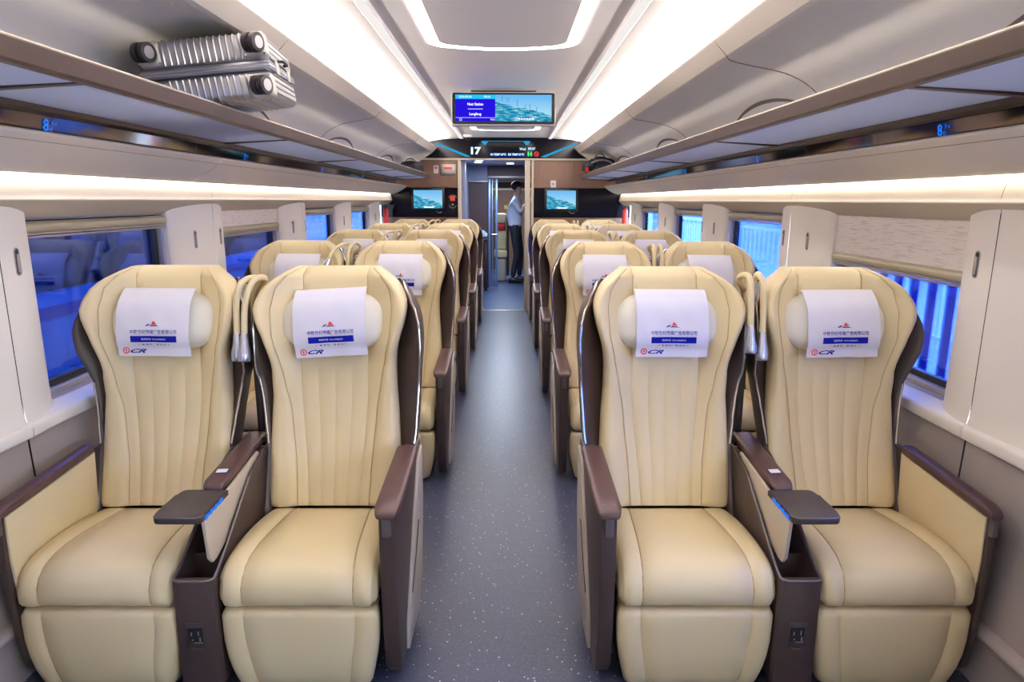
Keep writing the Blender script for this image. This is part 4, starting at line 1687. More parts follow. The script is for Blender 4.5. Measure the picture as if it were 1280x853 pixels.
M['print_blue'] = mat('print_blue', (24, 34, 130), 0.8, spec=0.1)
M['print_bar'] = mat('print_bar_blue', (14, 22, 140), 0.8, spec=0.1)
M['print_red'] = mat('print_red', (222, 60, 44), 0.8, spec=0.1)
M['print_white'] = mat('print_white', (225, 225, 240), 0.8, spec=0.1)


def cloth_print(mb, name, m, off):
    """bend flat artwork (x, height above the hem) onto the cloth and return the mesh"""
    bmesh.ops.triangulate(mb.bm, faces=[f for f in mb.bm.faces if len(f.verts) > 4])
    for v in mb.bm.verts:
        v.co = cloth_pos(v.co.x, v.co.y, off)
    for f in mb.bm.faces:
        f.normal_update()
    return mb.build(name, m, None, smooth=False, normals=False)


def make_prints():
    out = []
    m1 = MB()
    put_fit(m1, '\u4e2d\u94c1\u4e16\u7eaa\u4f20\u5a92\u5e7f\u544a\u6709\u9650\u516c\u53f8', 0.154, 0.0140, 0.004, 0.0835, bold=0.0005)
    put_fit(m1, 'CHINA RAILWAY CENTURY MEDIA ADVERTISING CO., LTD', 0.150, 0.0022, 0.004, 0.0738)
    put_fit(m1, '\u5e7f \u805a \u7cbe \u5f69     \u667a \u9886 \u5929 \u4e0b', 0.104, 0.0068, 0.004, 0.0405, bold=0.0004)
    out.append(cloth_print(m1, 'blue_lettering', 'print_blue', 0.0012))
    m1 = MB()
    put_fit(m1, 'CR', 0.054, 0.0145, -0.053, 0.0175, shear=0.5, bold=0.0015)
    out.append(cloth_print(m1, 'railway_logo', 'print_blue', 0.0012))
    m1 = MB()
    flat_poly(m1, [(-0.024, 0.1015), (-0.014, 0.1035), (-0.006, 0.1085), (-0.012, 0.1095), (-0.020, 0.1055)])
    flat_poly(m1, [(-0.012, 0.1020), (0.024, 0.1020), (0.012, 0.1055), (-0.002, 0.1060)])
    out.append(cloth_print(m1, 'emblem_base', 'print_blue', 0.0012))
    m1 = MB()
    flat_rect(m1, -0.072, 0.080, 0.0485, 0.0700, 30, 5)
    out.append(cloth_print(m1, 'blue_bar', 'print_bar', 0.0010))
    m1 = MB()
    put_fit(m1, '\u62db\u5546\u70ed\u7ebf  010-63980573', 0.080, 0.0068, 0.004, 0.0592)
    out.append(cloth_print(m1, 'white_lettering', 'print_white', 0.0020))
    m1 = MB()
    flat_poly(m1, [(-0.004, 0.1075), (0.016, 0.1075), (0.0125, 0.1120), (0.0095, 0.1125), (0.008, 0.1170), (0.004, 0.1185), (0.000, 0.1165), (-0.0005, 0.1120)])
    out.append(cloth_print(m1, 'emblem_top', 'print_red', 0.0012))
    m1 = MB()
    flat_ring(m1, -0.094, 0.0185, 0.0078, 0.0112, 20)
    flat_ring(m1, -0.094, 0.0200, 0.0, 0.0032, 10)
    flat_rect(m1, -0.0952, -0.0928, 0.0115, 0.0180)
    out.append(cloth_print(m1, 'round_logo', 'print_red', 0.0012))
    return out


def shell_half(z):
    return interp([(0.30, 0.2265), (0.60, 0.2270), (0.68, 0.238), (0.74, 0.247), (0.80, 0.258), (0.86, 0.275), (0.92, 0.286), (0.98, 0.288), (1.03, 0.284), (1.07, 0.270), (1.10, 0.250), (1.14, 0.228)], z)


def shell_side(z, which):
    """half width of the shell: 'aisle' and 'window' are outer sides, 'inner' faces the console"""
    if which == 'aisle':
        return interp([(0.30, 0.262), (0.55, 0.272), (0.65, 0.284), (0.80, 0.292), (0.93, 0.300), (1.0, 0.297), (1.05, 0.284), (1.09, 0.262), (1.14, 0.230)], z)
    if which == 'window':
        return shell_half(z) * (1 + 0.062 * math.exp(-((z - 0.96) / 0.085) ** 2))
    return min(0.270, shell_half(z))


def shell_front(z):
    return yb(z) + interp([(0.30, -0.02), (0.60, -0.015), (0.80, 0.0), (0.92, -0.03), (1.0, -0.045), (1.06, -0.035), (1.11, 0.0), (1.14, 0.045)], z)


def make_shell(s, kind):
    """s: the outer side"""
    mb = MB()
    rows = []
    zs = [0.28 + 0.035 * k for k in range(24)] + [1.105, 1.125, 1.14]
    th = 0.010
    for z in zs:
        yf, yr = shell_front(z), yb(z) + 0.125

        def side(S):
            outer = [(S, yf), (S, lerp(yf, yr, 0.3)), (S, yr - 0.06), (S - 0.008, yr - 0.03), (S - 0.03, yr - 0.008), (S - 0.06, yr), (0.10, yr + 0.004)]
            Wb = min(interp(WTAB, z) - 0.012, S - 0.03)
            inner = [(0.10, yr - th), (Wb - 0.05, yr - th), (Wb - 0.03, yr - th - 0.006), (Wb - 0.012, yr - 0.03), (Wb, yb(z) + 0.045), (S - 0.016, yf + 0.010), (S - 0.007, yf + 0.001)]
            return outer, inner
        o1, i1 = side(shell_side(z, kind))
        o2, i2 = side(shell_side(z, 'inner'))
        rows.append([Vector((s * x, y, z)) for x, y in o1] + [Vector((-s * x, y, z)) for x, y in o2[::-1]] + [Vector((-s * x, y, z)) for x, y in i2[::-1]] + [Vector((s * x, y, z)) for x, y in i1])
    mb.grid(rows, close_u=True)
    return mb


def make_shell_trim(s, which, ztop=1.138):
    mb = MB()
    pts = []
    for k in range(26):
        z = lerp(0.60, ztop, k / 25)
        pts.append((s * (shell_side(z, which) - 0.003), shell_front(z) - 0.001, z))
    if ztop > 1:
        pts.append((s * (shell_side(1.14, which) - 0.02), shell_front(1.14) + 0.03, 1.146))
    mb.tube(pts, 0.0042, 8)
    return mb


def arm_pad(mb, x0, x1, y0, y1, z0, z1, th=0.030):
    """soft armrest pad, front end drooping slightly"""
    secs = []
    n = 12
    for k, t in enumerate([0.0, 0.012, 0.035, 0.08, 0.16, 0.3, 0.5, 0.75, 0.95, 1.0]):
        y = lerp(y0, y1, t)
        z = lerp(z0, z1, t)
        endf = min(1.0, math.sqrt(max(0.0, t) / 0.08)) if t < 0.08 else 1
        hw = (x1 - x0) / 2 * (0.72 + 0.28 * endf) * (1 if t < 1 else 0.97)
        hh = th / 2 * (0.55 + 0.45 * endf)
        zc = z - th / 2 - (1 - endf) * 0.008
        ring = []
        for i in range(16):
            a = 2 * pi * i / 16
            ring.append(Vector(((x0 + x1) / 2 + hw * math.copysign(abs(cos(a)) ** 0.55, cos(a)), y, zc + hh * math.copysign(abs(sin(a)) ** 0.6, sin(a)))))
        secs.append(ring)
    mb.loft(secs)
    return mb


_mesh_cache = {}


def shared(key, fn, name, m, parent, **k):
    """an object whose mesh data is built once and shared"""
    if key in _mesh_cache:
        o = bpy.data.objects.new(name, _mesh_cache[key])
        COL.objects.link(o)
        if parent is not None:
            o.parent = parent
        return o
    o = fn().build(name, m, parent, **k)
    _mesh_cache[key] = o.data
    return o


def sx(s, a, b):
    return min(s * a, s * b), max(s * a, s * b)


def make_seat(name, kind, s):
    """kind 'aisle' or 'window'; s = +1 when the outer arm stands on the +x side"""
    t = thing(name, '', 'seat')
    bk = shared('back', make_backrest, 'backrest', 'leather', t, angle=60)
    shared('stitch', make_stitching, 'stitching', 'seam', bk)
    cu_ = shared('cushion', make_cushion, 'seat_cushion', 'leather', t, angle=60)
    shared('cstitch', make_lower_stitching, 'stitching', 'seam', cu_)
    shared('leg', make_legrest, 'leg_rest', 'leather', t, angle=60)
    shared('pillow', make_pillow, 'head_pillow', 'pillow', t, angle=60)
    sh = shared('shell%d%s' % (s, kind), lambda: make_shell(s, kind), 'back_shell', 'brown', t, angle=50)
    for q in (-1, 1):
        zt = 0.80 if (kind == 'window' and q == s) else 1.138
        wh = kind if q == s else 'inner'
        shared('trim%d_%.1f_%s' % (q, zt, wh), lambda: make_shell_trim(q, wh, zt), 'shell_trim', 'chrome', sh)
    shared('base', lambda: MB().box(-0.20, 0.20, 0.12, 0.48, 0.0, 0.285, 0.02), 'pedestal', 'brown_dark', t)
    if kind == 'aisle':
        x0, x1 = 0.238, 0.292
        side = shared('aside%d' % s, lambda: MB().prism([(-0.004, 0.568), (-0.012, 0.42), (0.0, 0.20), (0.02, 0.07), (0.05, 0.035), (0.38, 0.03), (0.48, 0.12), (0.545, 0.34), (0.56, 0.585), (0.42, 0.598), (0.20, 0.583)],
                        *sx(s, x0, x1 - 0.008), 'x', 0.008, 2), 'side_panel', 'brown', t, angle=40)
        shared('acover%d' % s, lambda: MB().prism([(0.44, 0.55), (0.34, 0.42), (0.23, 0.27), (0.14, 0.13), (0.13, 0.05), (0.36, 0.045), (0.45, 0.13), (0.515, 0.34), (0.53, 0.57)],
               *sx(s, x1 - 0.012, x1 + 0.002), 'x', 0.004, 2), 'side_cover', 'taupe', side, angle=40)
        shared('aslot%d' % s, lambda: MB().tube(bez((s * (x1 + 0.002), 0.20, 0.20), (s * (x1 + 0.002), 0.23, 0.22), (s * (x1 + 0.002), 0.30, 0.27), (s * (x1 + 0.002), 0.38, 0.36), 8), 0.003, 5), 'side_slot', 'gap', side)
        shared('apad%d' % s, lambda: arm_pad(MB(), *sx(s, x0 - 0.012, x1 + 0.006), -0.022, 0.40, 0.592, 0.618, 0.028), 'armrest', 'brown_pad', t, angle=50)
        shared('alev%d' % s, lambda: MB().box(*sx(s, x0 + 0.012, x0 + 0.036), -0.018, 0.01, 0.505, 0.568, 0.004), 'recline_lever', 'grey_lever', t)
        xs_in = x0
    else:
        x0, x1 = 0.225, 0.247
        side = shared('wside%d' % s, lambda: MB().prism([(-0.004, 0.566), (-0.012, 0.42), (0.0, 0.20), (0.02, 0.07), (0.05, 0.035), (0.38, 0.03), (0.48, 0.12), (0.545, 0.34), (0.56, 0.585), (0.42, 0.598), (0.20, 0.583)],
                        *sx(s, x0, x1), 'x', 0.006, 2), 'side_panel', 'brown', t, angle=40)
        shared('wcov%d' % s, lambda: MB().prism([(0.006, 0.556), (0.002, 0.42), (0.01, 0.30), (0.40, 0.33), (0.42, 0.585)],
               *sx(s, x0 - 0.007, x0 + 0.002), 'x', 0.004, 2), 'inner_panel', 'leather_plain', side, angle=40)
        shared('wpad%d' % s, lambda: arm_pad(MB(), *sx(s, x0 - 0.018, x1 + 0.006), -0.022, 0.40, 0.592, 0.618, 0.030), 'armrest', 'brown_pad', t, angle=50)
        shared('wlev%d' % s, lambda: MB().box(*sx(s, x0 + 0.001, x0 + 0.018), -0.018, 0.01, 0.505, 0.568, 0.004), 'recline_lever', 'grey_lever', t)
    return t


def sticker(parent, x, y, z, rz=0.0, tilt=0.0):
    m_ = MB()
    m_.box(-0.018, 0.018, -0.013, 0.013, 0, 0.0012)
    o = m_.build('sticker_blue_edge', 'print_bar', parent, smooth=False)
    o.location = (x, y, z)
    o.rotation_euler = (tilt, 0, rz)
    m_ = MB()
    m_.box(-0.0165, 0.0165, -0.0115, 0.0115, 0.0008, 0.0018)
    m_.build('sticker_face', 'white_plastic', o, smooth=False)
    return o


# consoles between the two seats of a pair -------------------------
M['console_in'] = mat('console_inside', (62, 50, 48), 0.55)


def lamp_paths(var, s):
    """two gooseneck reading lamps; s=+1: aisle lies on +x"""
    if var == 0:
        return [
            [(s * 0.030, 0.60, 0.98), (s * 0.036, 0.60, 1.10), (s * 0.030, 0.58, 1.148), (s * 0.012, 0.55, 1.160), (s * -0.008, 0.515, 1.140), (s * -0.020, 0.50, 1.08), (s * -0.022, 0.49, 0.975)],
            [(s * 0.050, 0.61, 0.98), (s * 0.060, 0.61, 1.10), (s * 0.050, 0.585, 1.152), (s * 0.034, 0.55, 1.158), (s * 0.016, 0.52, 1.125), (s * 0.006, 0.50, 1.06), (s * 0.004, 0.485, 0.975)]]
    if var == 1:
        return [
            [(s * 0.018, 0.60, 0.98), (s * 0.020, 0.60, 1.13), (s * 0.010, 0.58, 1.165), (s * -0.015, 0.56, 1.18), (s * -0.045, 0.50, 1.17), (s * -0.065, 0.45, 1.145), (s * -0.078, 0.41, 1.105)],
            [(s * 0.045, 0.60, 0.98), (s * 0.060, 0.60, 1.12), (s * 0.058, 0.58, 1.16), (s * 0.035, 0.56, 1.185), (s * 0.012, 0.52, 1.165), (s * 0.004, 0.49, 1.11), (s * 0.004, 0.475, 1.03)]]
    return [
        [(s * -0.02, 0.60, 0.98), (s * -0.026, 0.60, 1.12), (s * -0.02, 0.575, 1.165), (s * -0.016, 0.54, 1.175), (s * -0.019, 0.50, 1.14), (s * -0.019, 0.475, 0.985)],
        [(s * 0.055, 0.60, 0.98), (s * 0.052, 0.60, 1.10), (s * 0.040, 0.57, 1.16), (s * 0.026, 0.53, 1.175), (s * 0.026, 0.49, 1.14), (s * 0.024, 0.470, 1.01)]]


def smooth_path(pts, n=5):
    P = [Vector(p) for p in pts]
    P = [P[0]] + P + [P[-1]]
    out = []
    for i in range(1, len(P) - 2):
        for k in range(n):
            t = k / n
            a, b, c, d = P[i - 1], P[i], P[i + 1], P[i + 2]
            out.append(0.5 * (2 * b + (c - a) * t + (2 * a - 5 * b + 4 * c - d) * t * t + (3 * b - a - 3 * c + d) * t ** 3))
    out.append(P[-1])
    return out


def make_console(s, var, full):
    """s=+1: the aisle lies on +x of this console (so the table folds out towards -x)"""
    t = thing('seat_console', '', 'console')
    K = 'c%d' % s

    def body():
        mb = MB()
        # two cheeks, a front plate, rounded front corners, floor of the trough and a divider
        cheek = [(-0.002, 0.372), (0.0, 0.06), (0.01, 0.03), (0.42, 0.03), (0.50, 0.30), (0.52, 0.585), (0.44, 0.595), (0.32, 0.560), (0.20, 0.485), (0.10, 0.420), (0.03, 0.381)]
        mb.prism(cheek, 0.050, 0.0585, 'x', 0.003, 2)
        mb.prism(cheek, -0.0585, -0.050, 'x', 0.003, 2)
        mb.prism([(-0.062, 0.006), (-0.056, -0.008), (-0.035, -0.014), (0.035, -0.014), (0.056, -0.008), (0.062, 0.006), (0.055, 0.012), (-0.055, 0.012)], 0.03, 0.372, 'z', 0.003, 2)
        mb.box(-0.052, 0.052, 0.0, 0.45, 0.28, 0.29)
        mb.box(-0.052, 0.052, 0.115, 0.125, 0.28, 0.385, 0.003, 1)
        mb.box(-0.052, 0.052, 0.125, 0.45, 0.34, 0.35)
        mb.box(-0.050, 0.050, 0.40, 0.50, 0.03, 0.58, 0.006)
        return mb
    bd = shared(K + 'body', body, 'console_body', 'brown', t, angle=40)

    def rim():
        mb = MB()
        pts = [(0.0565, 0.30, 0.549), (0.0565, 0.20, 0.487), (0.0565, 0.10, 0.422), (0.0565, 0.03, 0.383), (0.056, 0.005, 0.373), (0.050, -0.007, 0.3725), (0.035, -0.0125, 0.3725),
               (-0.035, -0.0125, 0.3725), (-0.050, -0.007, 0.3725), (-0.056, 0.005, 0.373), (-0.0565, 0.03, 0.383), (-0.0565, 0.10, 0.422), (-0.0565, 0.20, 0.487), (-0.0565, 0.30, 0.549)]
        mb.tube(pts, 0.0042, 8)
        return mb
    shared('rim', rim, 'rim_trim', 'grey_lever', bd)
    if full:
        shared('sockframe', lambda: MB().box(-0.030, 0.026, -0.0165, -0.012, 0.165, 0.245, 0.003), 'socket_frame', 'brown', bd)
        so = shared('sock', lambda: MB().box(-0.024, 0.020, -0.018, -0.014, 0.182, 0.232, 0.002, 1), 'power_socket', 'black', t, smooth=False)

        def pins():
            mb = MB()
            for (a, b, c, d) in ((0.006, 0.009, 0.206, 0.220), (0.009, 0.013, 0.187, 0.200), (-0.012, -0.008, 0.190, 0.194), (-0.006, 0.018, 0.1825, 0.1845), (-0.014, -0.011, 0.206, 0.216)):
                mb.box(a, b, -0.0186, -0.0178, c, d)
            return mb
        shared('pins', pins, 'socket_marks', 'satin', so, smooth=False)
        shared('lip', lambda: MB().tube([(-0.022, -0.0135, 0.168), (-0.012, -0.0165, 0.1615), (0.008, -0.0165, 0.1615), (0.018, -0.0135, 0.168)], 0.003, 6), 'pull_lip', 'brown', t)
    # armrest with block
    shared('cblock', lambda: MB().prism([(0.16, 0.50), (0.16, 0.563), (0.44, 0.585), (0.50, 0.585), (0.50, 0.45), (0.36, 0.44)], -0.026, 0.026, 'x', 0.004, 1), 'armrest_block', 'brown', t, angle=40)
    shared('cpad', lambda: arm_pad(MB(), -0.036, 0.036, 0.165, 0.54, 0.588, 0.618, 0.028), 'armrest', 'brown_pad', t, angle=50)
    sd = shared(K + 'sidepl', lambda: MB().prism([(0.005, 0.548), (0.42, 0.590), (0.46, 0.53), (0.36, 0.50), (0.20, 0.44), (0.06, 0.405), (0.035, 0.405), (0.018, 0.425)], *sx(s, 0.034, 0.046), 'x', 0.004, 2), 'side_panel', 'panel_light', t, angle=40)
    # table
    def table():
        mb = MB()
        o_ = [(0.030, 0.17), (0.030, 0.01)] + [(0.030 - 0.016 + 0.016 * cos(radians(-k * 22.5)), 0.0 + 0.0 - 0.016 * sin(radians(k * 22.5)) + 0.0) for k in range(0, 5)]
        L = [(0.036, 0.185), (0.036, -0.005)] + [(0.020 + 0.016 * cos(radians(-k * 18)), -0.005 + 0.016 * sin(radians(-k * 18))) for k in range(1, 6)]
        L += [(-0.112 - 0.022 * sin(radians(k * 18)), 0.001 - 0.022 * cos(radians(k * 18))) for k in range(0, 6)]
        L += [(-0.134 + 0.02 * (1 - cos(radians(k * 30))) , 0.145 + 0.04 * sin(radians(k * 30))) for k in range(0, 4)]
        L = [(s * (x * 0.8 + 0.018), y * 0.89) for x, y in L]
        mb.prism(L, 0.548, 0.570, 'z', 0.005, 2)
        return mb
    tb = shared(K + 'table', table, 'side_table', 'table', t, angle=40)

    def tedge():
        mb = MB()
        L = [(-0.134, 0.14), (-0.134, 0.02), (-0.128, -0.012), (-0.112, -0.0225), (0.02, -0.0225), (0.034, -0.012), (0.0375, 0.0)]
        mb.tube([(s * (x * 0.8 + 0.018), y * 0.89, 0.5685) for x, y in L], 0.0022, 6)
        return mb
    shared(K + 'tedge', tedge, 'table_edge', 'grey_lever', tb)
    if full:
        def marks():
            mb = MB()
            for k in range(4):
                y = 0.005 + k * 0.030
                x = s * 0.0488
                zc = 0.557 + k * 0.0010
                mb.tube([(x, y, zc - 0.006), (x, y + 0.010, zc + 0.006), (x, y + 0.018, zc - 0.004), (x, y + 0.024, zc + 0.005)], 0.0016, 4)
                mb.box(min(x, x + s * 0.0008), max(x, x + s * 0.0008), y + 0.004, y + 0.011, zc - 0.007, zc - 0.003)
            return mb
        shared(K + 'marks', marks, 'lit_controls', 'blue_led', sd, smooth=False)
    # lamps
    shared('lampbase', lambda: MB().box(-0.012, 0.012, 0.575, 0.63, 0.55, 0.93, 0.005), 'lamp_bracket', 'brown_dark', t) if s > 0 else shared('lampbase-', lambda: MB().box(-0.012, 0.012, 0.575, 0.63, 0.55, 0.93, 0.005), 'lamp_bracket', 'brown_dark', t)
    for i, pth in enumerate(lamp_paths(var, s)):
        yb_ = 0.59 + 0.03 * i
        pth = [(0, yb_, 0.91), (0, yb_, 1.0), (0, yb_, 1.10)] + pth[2:]
        P = smooth_path(pth)
        key = '%slamp%d_%d' % (K, var, i)
        go = shared(key, lambda: MB().tube(P, 0.0104, 10), 'gooseneck', 'leather_plain', t)
        d = (P[-1] - P[-2]).normalized()

        def head():
            mb = MB()
            q = P[-1]
            prof = [(-0.006, 0.0112), (0.0, 0.0128), (0.03, 0.0150), (0.058, 0.0215), (0.080, 0.0225), (0.087, 0.0205)]
            mb.tube([q + d * a for a, r in prof], [r for a, r in prof], 14)
            return mb
        hd = shared(key + 'h', head, 'lamp_head', 'lampend', go, angle=50)

        def lens():
            mb = MB()
            mb.tube([P[-1] + d * 0.086, P[-1] + d * 0.089], [0.0175, 0.0170], 14)
            return mb
        shared(key + 'l', lens, 'lamp_lens', 'black', go)
    return t


ROW_Y = [1.70 + PITCH_Y * k for k in range(5)]
ROW_W = ('front row', 'second row', 'third row', 'fourth row', 'last row')
protos = {}
XS = {('aisle', -1): -0.570, ('aisle', 1): 0.570, ('window', -1): -1.145, ('window', 1): 1.145}
XC = {-1: -0.858, 1: 0.858}


def side_words(s):
    return 'suitcase side' if s < 0 else 'backpack side'


cloth0 = None
cl_var = {}
prints = None
for ri, ry in enumerate(ROW_Y):
    for s in (-1, 1):
        for kind in ('window', 'aisle'):
            arm = -s if kind == 'aisle' else s
            key = (kind, arm)
            if key not in protos:
                o = make_seat('train_seat', kind, arm)
                protos[key] = o
            else:
                o = copy_tree(protos[key])
            jig = 0.0
            o.location = (XS[(kind, s)] + jig, ry, 0)
            o['label'] = 'cream leather reclining seat, %s, %s, %s' % (ROW_W[ri], 'by the window' if kind == 'window' else 'by the aisle', side_words(s))
            o['group'] = 'cream train seats'
            # cloth over the head pillow
            if cloth0 is None:
                cloth0 = make_cloth().build('headrest_cloth', M['cloth'], None, angle=60)
                for p in make_prints():
                    p.parent = cloth0
                c = cloth0
            else:
                c = copy_tree(cloth0)
            c.location = (XS[(kind, s)] + jig + (rnd.uniform(-0.012, 0.012) if ri else {(-1, 'window'): -0.015, (-1, 'aisle'): -0.002, (1, 'window'): 0.012, (1, 'aisle'): 0.010}[(s, kind)]), ry, 0)
            if ri == 0:
                c.rotation_euler = (0, radians({(-1, 'window'): 0.4, (-1, 'aisle'): -3.2, (1, 'window'): -0.8, (1, 'aisle'): 0.3}[(s, kind)]), 0)
                # turn about the cloth's own centre
                R = Matrix.Rotation(c.rotation_euler[1], 3, 'Y')
                pc = Vector((0, yb(PZ), PZ))
                dlt = pc - R @ pc
                c.location = Vector(c.location) + dlt
            c['label'] = 'white printed headrest cloth on the %s seat %s, %s' % (ROW_W[ri], 'by the window' if kind == 'window' else 'by the aisle', side_words(s))
            c['category'] = 'headrest cover'
            c['group'] = 'white headrest cloths'
        var = {0: 0 if s < 0 else 2}.get(ri, 1 if s < 0 else 2)
        key = ('console', s, var)
        if key not in protos:
            o = make_console(-s, var, True)
            protos[key] = o
        else:
            o = copy_tree(protos[key])
        o.location = (XC[s], ry - 0.005, 0)
        o['label'] = 'brown console with armrest, small table and two reading lamps, %s, %s' % (ROW_W[ri], side_words(s))
        o['group'] = 'seat consoles'
        if ri == 0:
            sticker(o, 0, 0.24, 0.5955, 0.1, 0.09)

# stickers on the front row armrests
for o in COL.objects:
    if o.get('label', '').startswith('cream leather reclining seat, front row, by the window, suitcase'):
        sticker(o, -0.238, 0.02, 0.5905, 0.2, 0.05)
    if o.get('label', '').startswith('cream leather reclining seat, front row, by the aisle, backpack'):
        sticker(o, -0.262, 0.02, 0.5915, 0.0, 0.05)

# ------------------------------------------------------------------ suitcase on the rack
M['case_alu'] = mat('suitcase_aluminium', (190, 188, 190), 0.32, metal=0.85)
M['case_band'] = mat('suitcase_band', (150, 150, 162), 0.28, metal=0.9)
M['case_corner'] = mat('suitcase_corner', (196, 190, 180), 0.42, metal=0.5)
M['tyre'] = mat('suitcase_tyre', (34, 28, 32), 0.55)
M['hub'] = mat('suitcase_hub', (170, 168, 176), 0.35, metal=0.6)
SW, SD, SL = 0.375, 0.190, 0.51
t = thing('suitcase', 'ribbed silver aluminium suitcase lying on the rack with its wheels showing', 'suitcase', (-0.965, 2.321, 1.834))
t.scale = (1.07, 1.07, 1.07)
t.rotation_mode = 'ZXY'
t.rotation_euler = (0.082, -0.119, 0.152)
for q, nm2 in ((1, 'lid'), (-1, 'base_shell')):
    m2 = MB()
    m2.box(-SW / 2, SW / 2, 0, SL, min(q * 0.012, q * SD / 2), max(q * 0.012, q * SD / 2), 0.022, 4)
    half = m2.build(nm2, 'case_alu', t, angle=50)
    m2 = MB()
    nr = 13
    for k in range(nr):
        x = lerp(-SW / 2 + 0.075, SW / 2 - 0.075, k / (nr - 1))
        zo = q * (SD / 2 + 0.001)
        m2.tube([(x, -0.0015, q * 0.022), (x, -0.0015, q * (SD / 2 - 0.02)), (x, 0.006, q * (SD / 2 - 0.007)), (x, 0.022, zo), (x, SL - 0.03, zo)], 0.0036, 6)
    for x in (-SW / 2 + 0.05, -SW / 2 + 0.025, SW / 2 - 0.05, SW / 2 - 0.025):
        zo = q * (SD / 2 + 0.001)
        m2.tube([(x, 0.06, zo), (x, SL - 0.06, zo)], 0.0036, 6)
    m2.build('rib', 'case_alu', half)
    m2 = MB()
    for sgn in (-1, 1):
        for k in range(4):
            z = q * (0.024 + 0.018 * k)
            m2.tube([(sgn * (SW / 2 + 0.0005), 0.05, z), (sgn * (SW / 2 + 0.0005), SL - 0.05, z)], 0.0030, 6)
    m2.build('side_rib', 'case_alu', half)
m2 = MB()
m2.box(-SW / 2 - 0.004, SW / 2 + 0.004, -0.004, SL + 0.004, -0.014, 0.014, 0.006, 2)
band = m2.build('frame_band', 'case_band', t, angle=40)
for dz in (-0.005, 0.005):
    m2 = MB()
    m2.box(-SW / 2 - 0.006, SW / 2 + 0.006, -0.006, SL + 0.006, dz - 0.0014, dz + 0.0014, 0.001, 1)
    m2.build('band_ridge', 'case_alu', band)
for sxn in (-1, 1):
    for q in (-1, 1):
        # corner plate with rounded pocket
        cx, cz = sxn * (SW / 2 - 0.034), q * (SD / 2 - 0.036)
        m2 = MB()
        m2.box(cx - 0.036, cx + 0.036, -0.004, 0.06, cz - 0.036 if q > 0 else cz - 0.038, cz + 0.038 if q > 0 else cz + 0.036, 0.014, 3)
        cp = m2.build('corner_cap', 'case_corner', t, angle=50)
        m2 = MB()
        m2.tube([(cx + 0.026 * cos(a), -0.0045, cz + 0.026 * sin(a)) for a in [2 * pi * k / 20 for k in range(21)]], 0.0028, 5)
        m2.build('pocket_rim', 'case_corner', cp)
        m2 = MB()
        m2.cyl((cx, -0.002, cz), 0.023, 0.008, 'y', 20)
        m2.build('pocket', 'case_band', cp)
        m2 = MB()
        for dx in (-0.028, 0.028):
            m2.cyl((cx + dx, -0.005, cz - q * 0.028), 0.0028, 0.003, 'y', 8)
        m2.build('rivet', 'chrome', cp)
        # twin wheel
        wl_ = thing_wheel = bpy.data.objects.new('wheel', None)
        COL.objects.link(wl_)
        wl_.parent = t
        wl_.location = (cx + sxn * 0.004, -0.030, cz + q * 0.002)
        wl_.rotation_euler = (0, 0.10, -0.5)
        for dx in (-0.0135, 0.0135):
            m2 = MB()
            m2.tube([(dx - 0.0095, 0, 0), (dx - 0.008, 0, 0), (dx + 0.008, 0, 0), (dx + 0.0095, 0, 0)], [0.024, 0.0285, 0.0285, 0.024], 24)
            m2.build('tyre', 'tyre', wl_)
            m2 = MB()
            m2.cyl((dx, 0, 0), 0.018, 0.0205, 'x', 18)
            m2.build('hub', 'hub', wl_)
        m2 = MB()
        m2.box(-0.005, 0.005, -0.010, 0.030, -0.012, 0.012, 0.003)
        m2.build('fork', 'black', wl_)
for y in (0.13, 0.37):
    m2 = MB()
    m2.box(SW / 2 - 0.001, SW / 2 + 0.008, y - 0.025, y + 0.025, -0.020, 0.020, 0.004)
    m2.build('latch', 'case_corner', t)
m2 = MB()
m2.tube([(SW / 2 + 0.003, 0.19, 0.03), (SW / 2 + 0.016, 0.20, 0.03), (SW / 2 + 0.018, 0.25, 0.03), (SW / 2 + 0.016, 0.30, 0.03), (SW / 2 + 0.003, 0.31, 0.03)], 0.005, 8)
m2.build('handle', 'tyre', t)

# ------------------------------------------------------------------ bags at the far ends of the racks
M['bag_black'] = mat('black_nylon', (30, 28, 36), 0.6, bump=('noise', 60, 0.4, 0.004))
M['bag_strap'] = mat('grey_strap', (120, 118, 128), 0.6)


def lumpy(rx, ry, rz, seed, n=2.0, amp=0.16, flat=-0.62):
    b = bmesh.new()
    bmesh.ops.create_icosphere(b, subdivisions=4, radius=1)
    for v in b.verts:
        c = v.co.copy()
        c = Vector([math.copysign(abs(k) ** 0.8, k) for k in c])
        c *= 1 + amp * noise.noise(v.co * n + Vector((seed, seed, 0)))
        v.co = Vector((c.x * rx, c.y * ry, max(flat * rz, c.z * rz)))
    m = MB()
    m.merge(b)
    return m


t = thing('backpack', 'black backpack with grey strap and red tag on the far rack end', 'backpack', (1.115, 8.05, 1.790))
lumpy(0.17, 0.22, 0.13, 1.5).build('bag_body', 'bag_black', t, angle=80)
o = lumpy(0.09, 0.13, 0.075, 4.2).build('front_pocket', 'bag_black', t, angle=80)
o.location = (-0.13, -0.08, 0.012)
m2 = MB()
m2.tube(bez((-0.16, -0.16, 0.02), (-0.10, -0.27, 0.10), (0.06, -0.27, 0.10), (0.12, -0.18, 0.03), 12), 0.011, 6)
m2.build('strap', 'bag_strap', t)
m2 = MB()
m2.tube(bez((-0.08, -0.1, 0.12), (-0.06, -0.13, 0.17), (0.0, -0.13, 0.17), (0.03, -0.1, 0.125), 8), 0.008, 6)
m2.build('handle', 'bag_strap', t)
m2 = MB()
m2.box(-0.20, -0.16, -0.225, -0.205, -0.045, 0.0, 0.006)
m2.build('tag', 'red', t)
t = thing('travel_bag', 'small black bag at the far rack end near the metal box', 'bag', (-1.11, 8.1, 1.785))
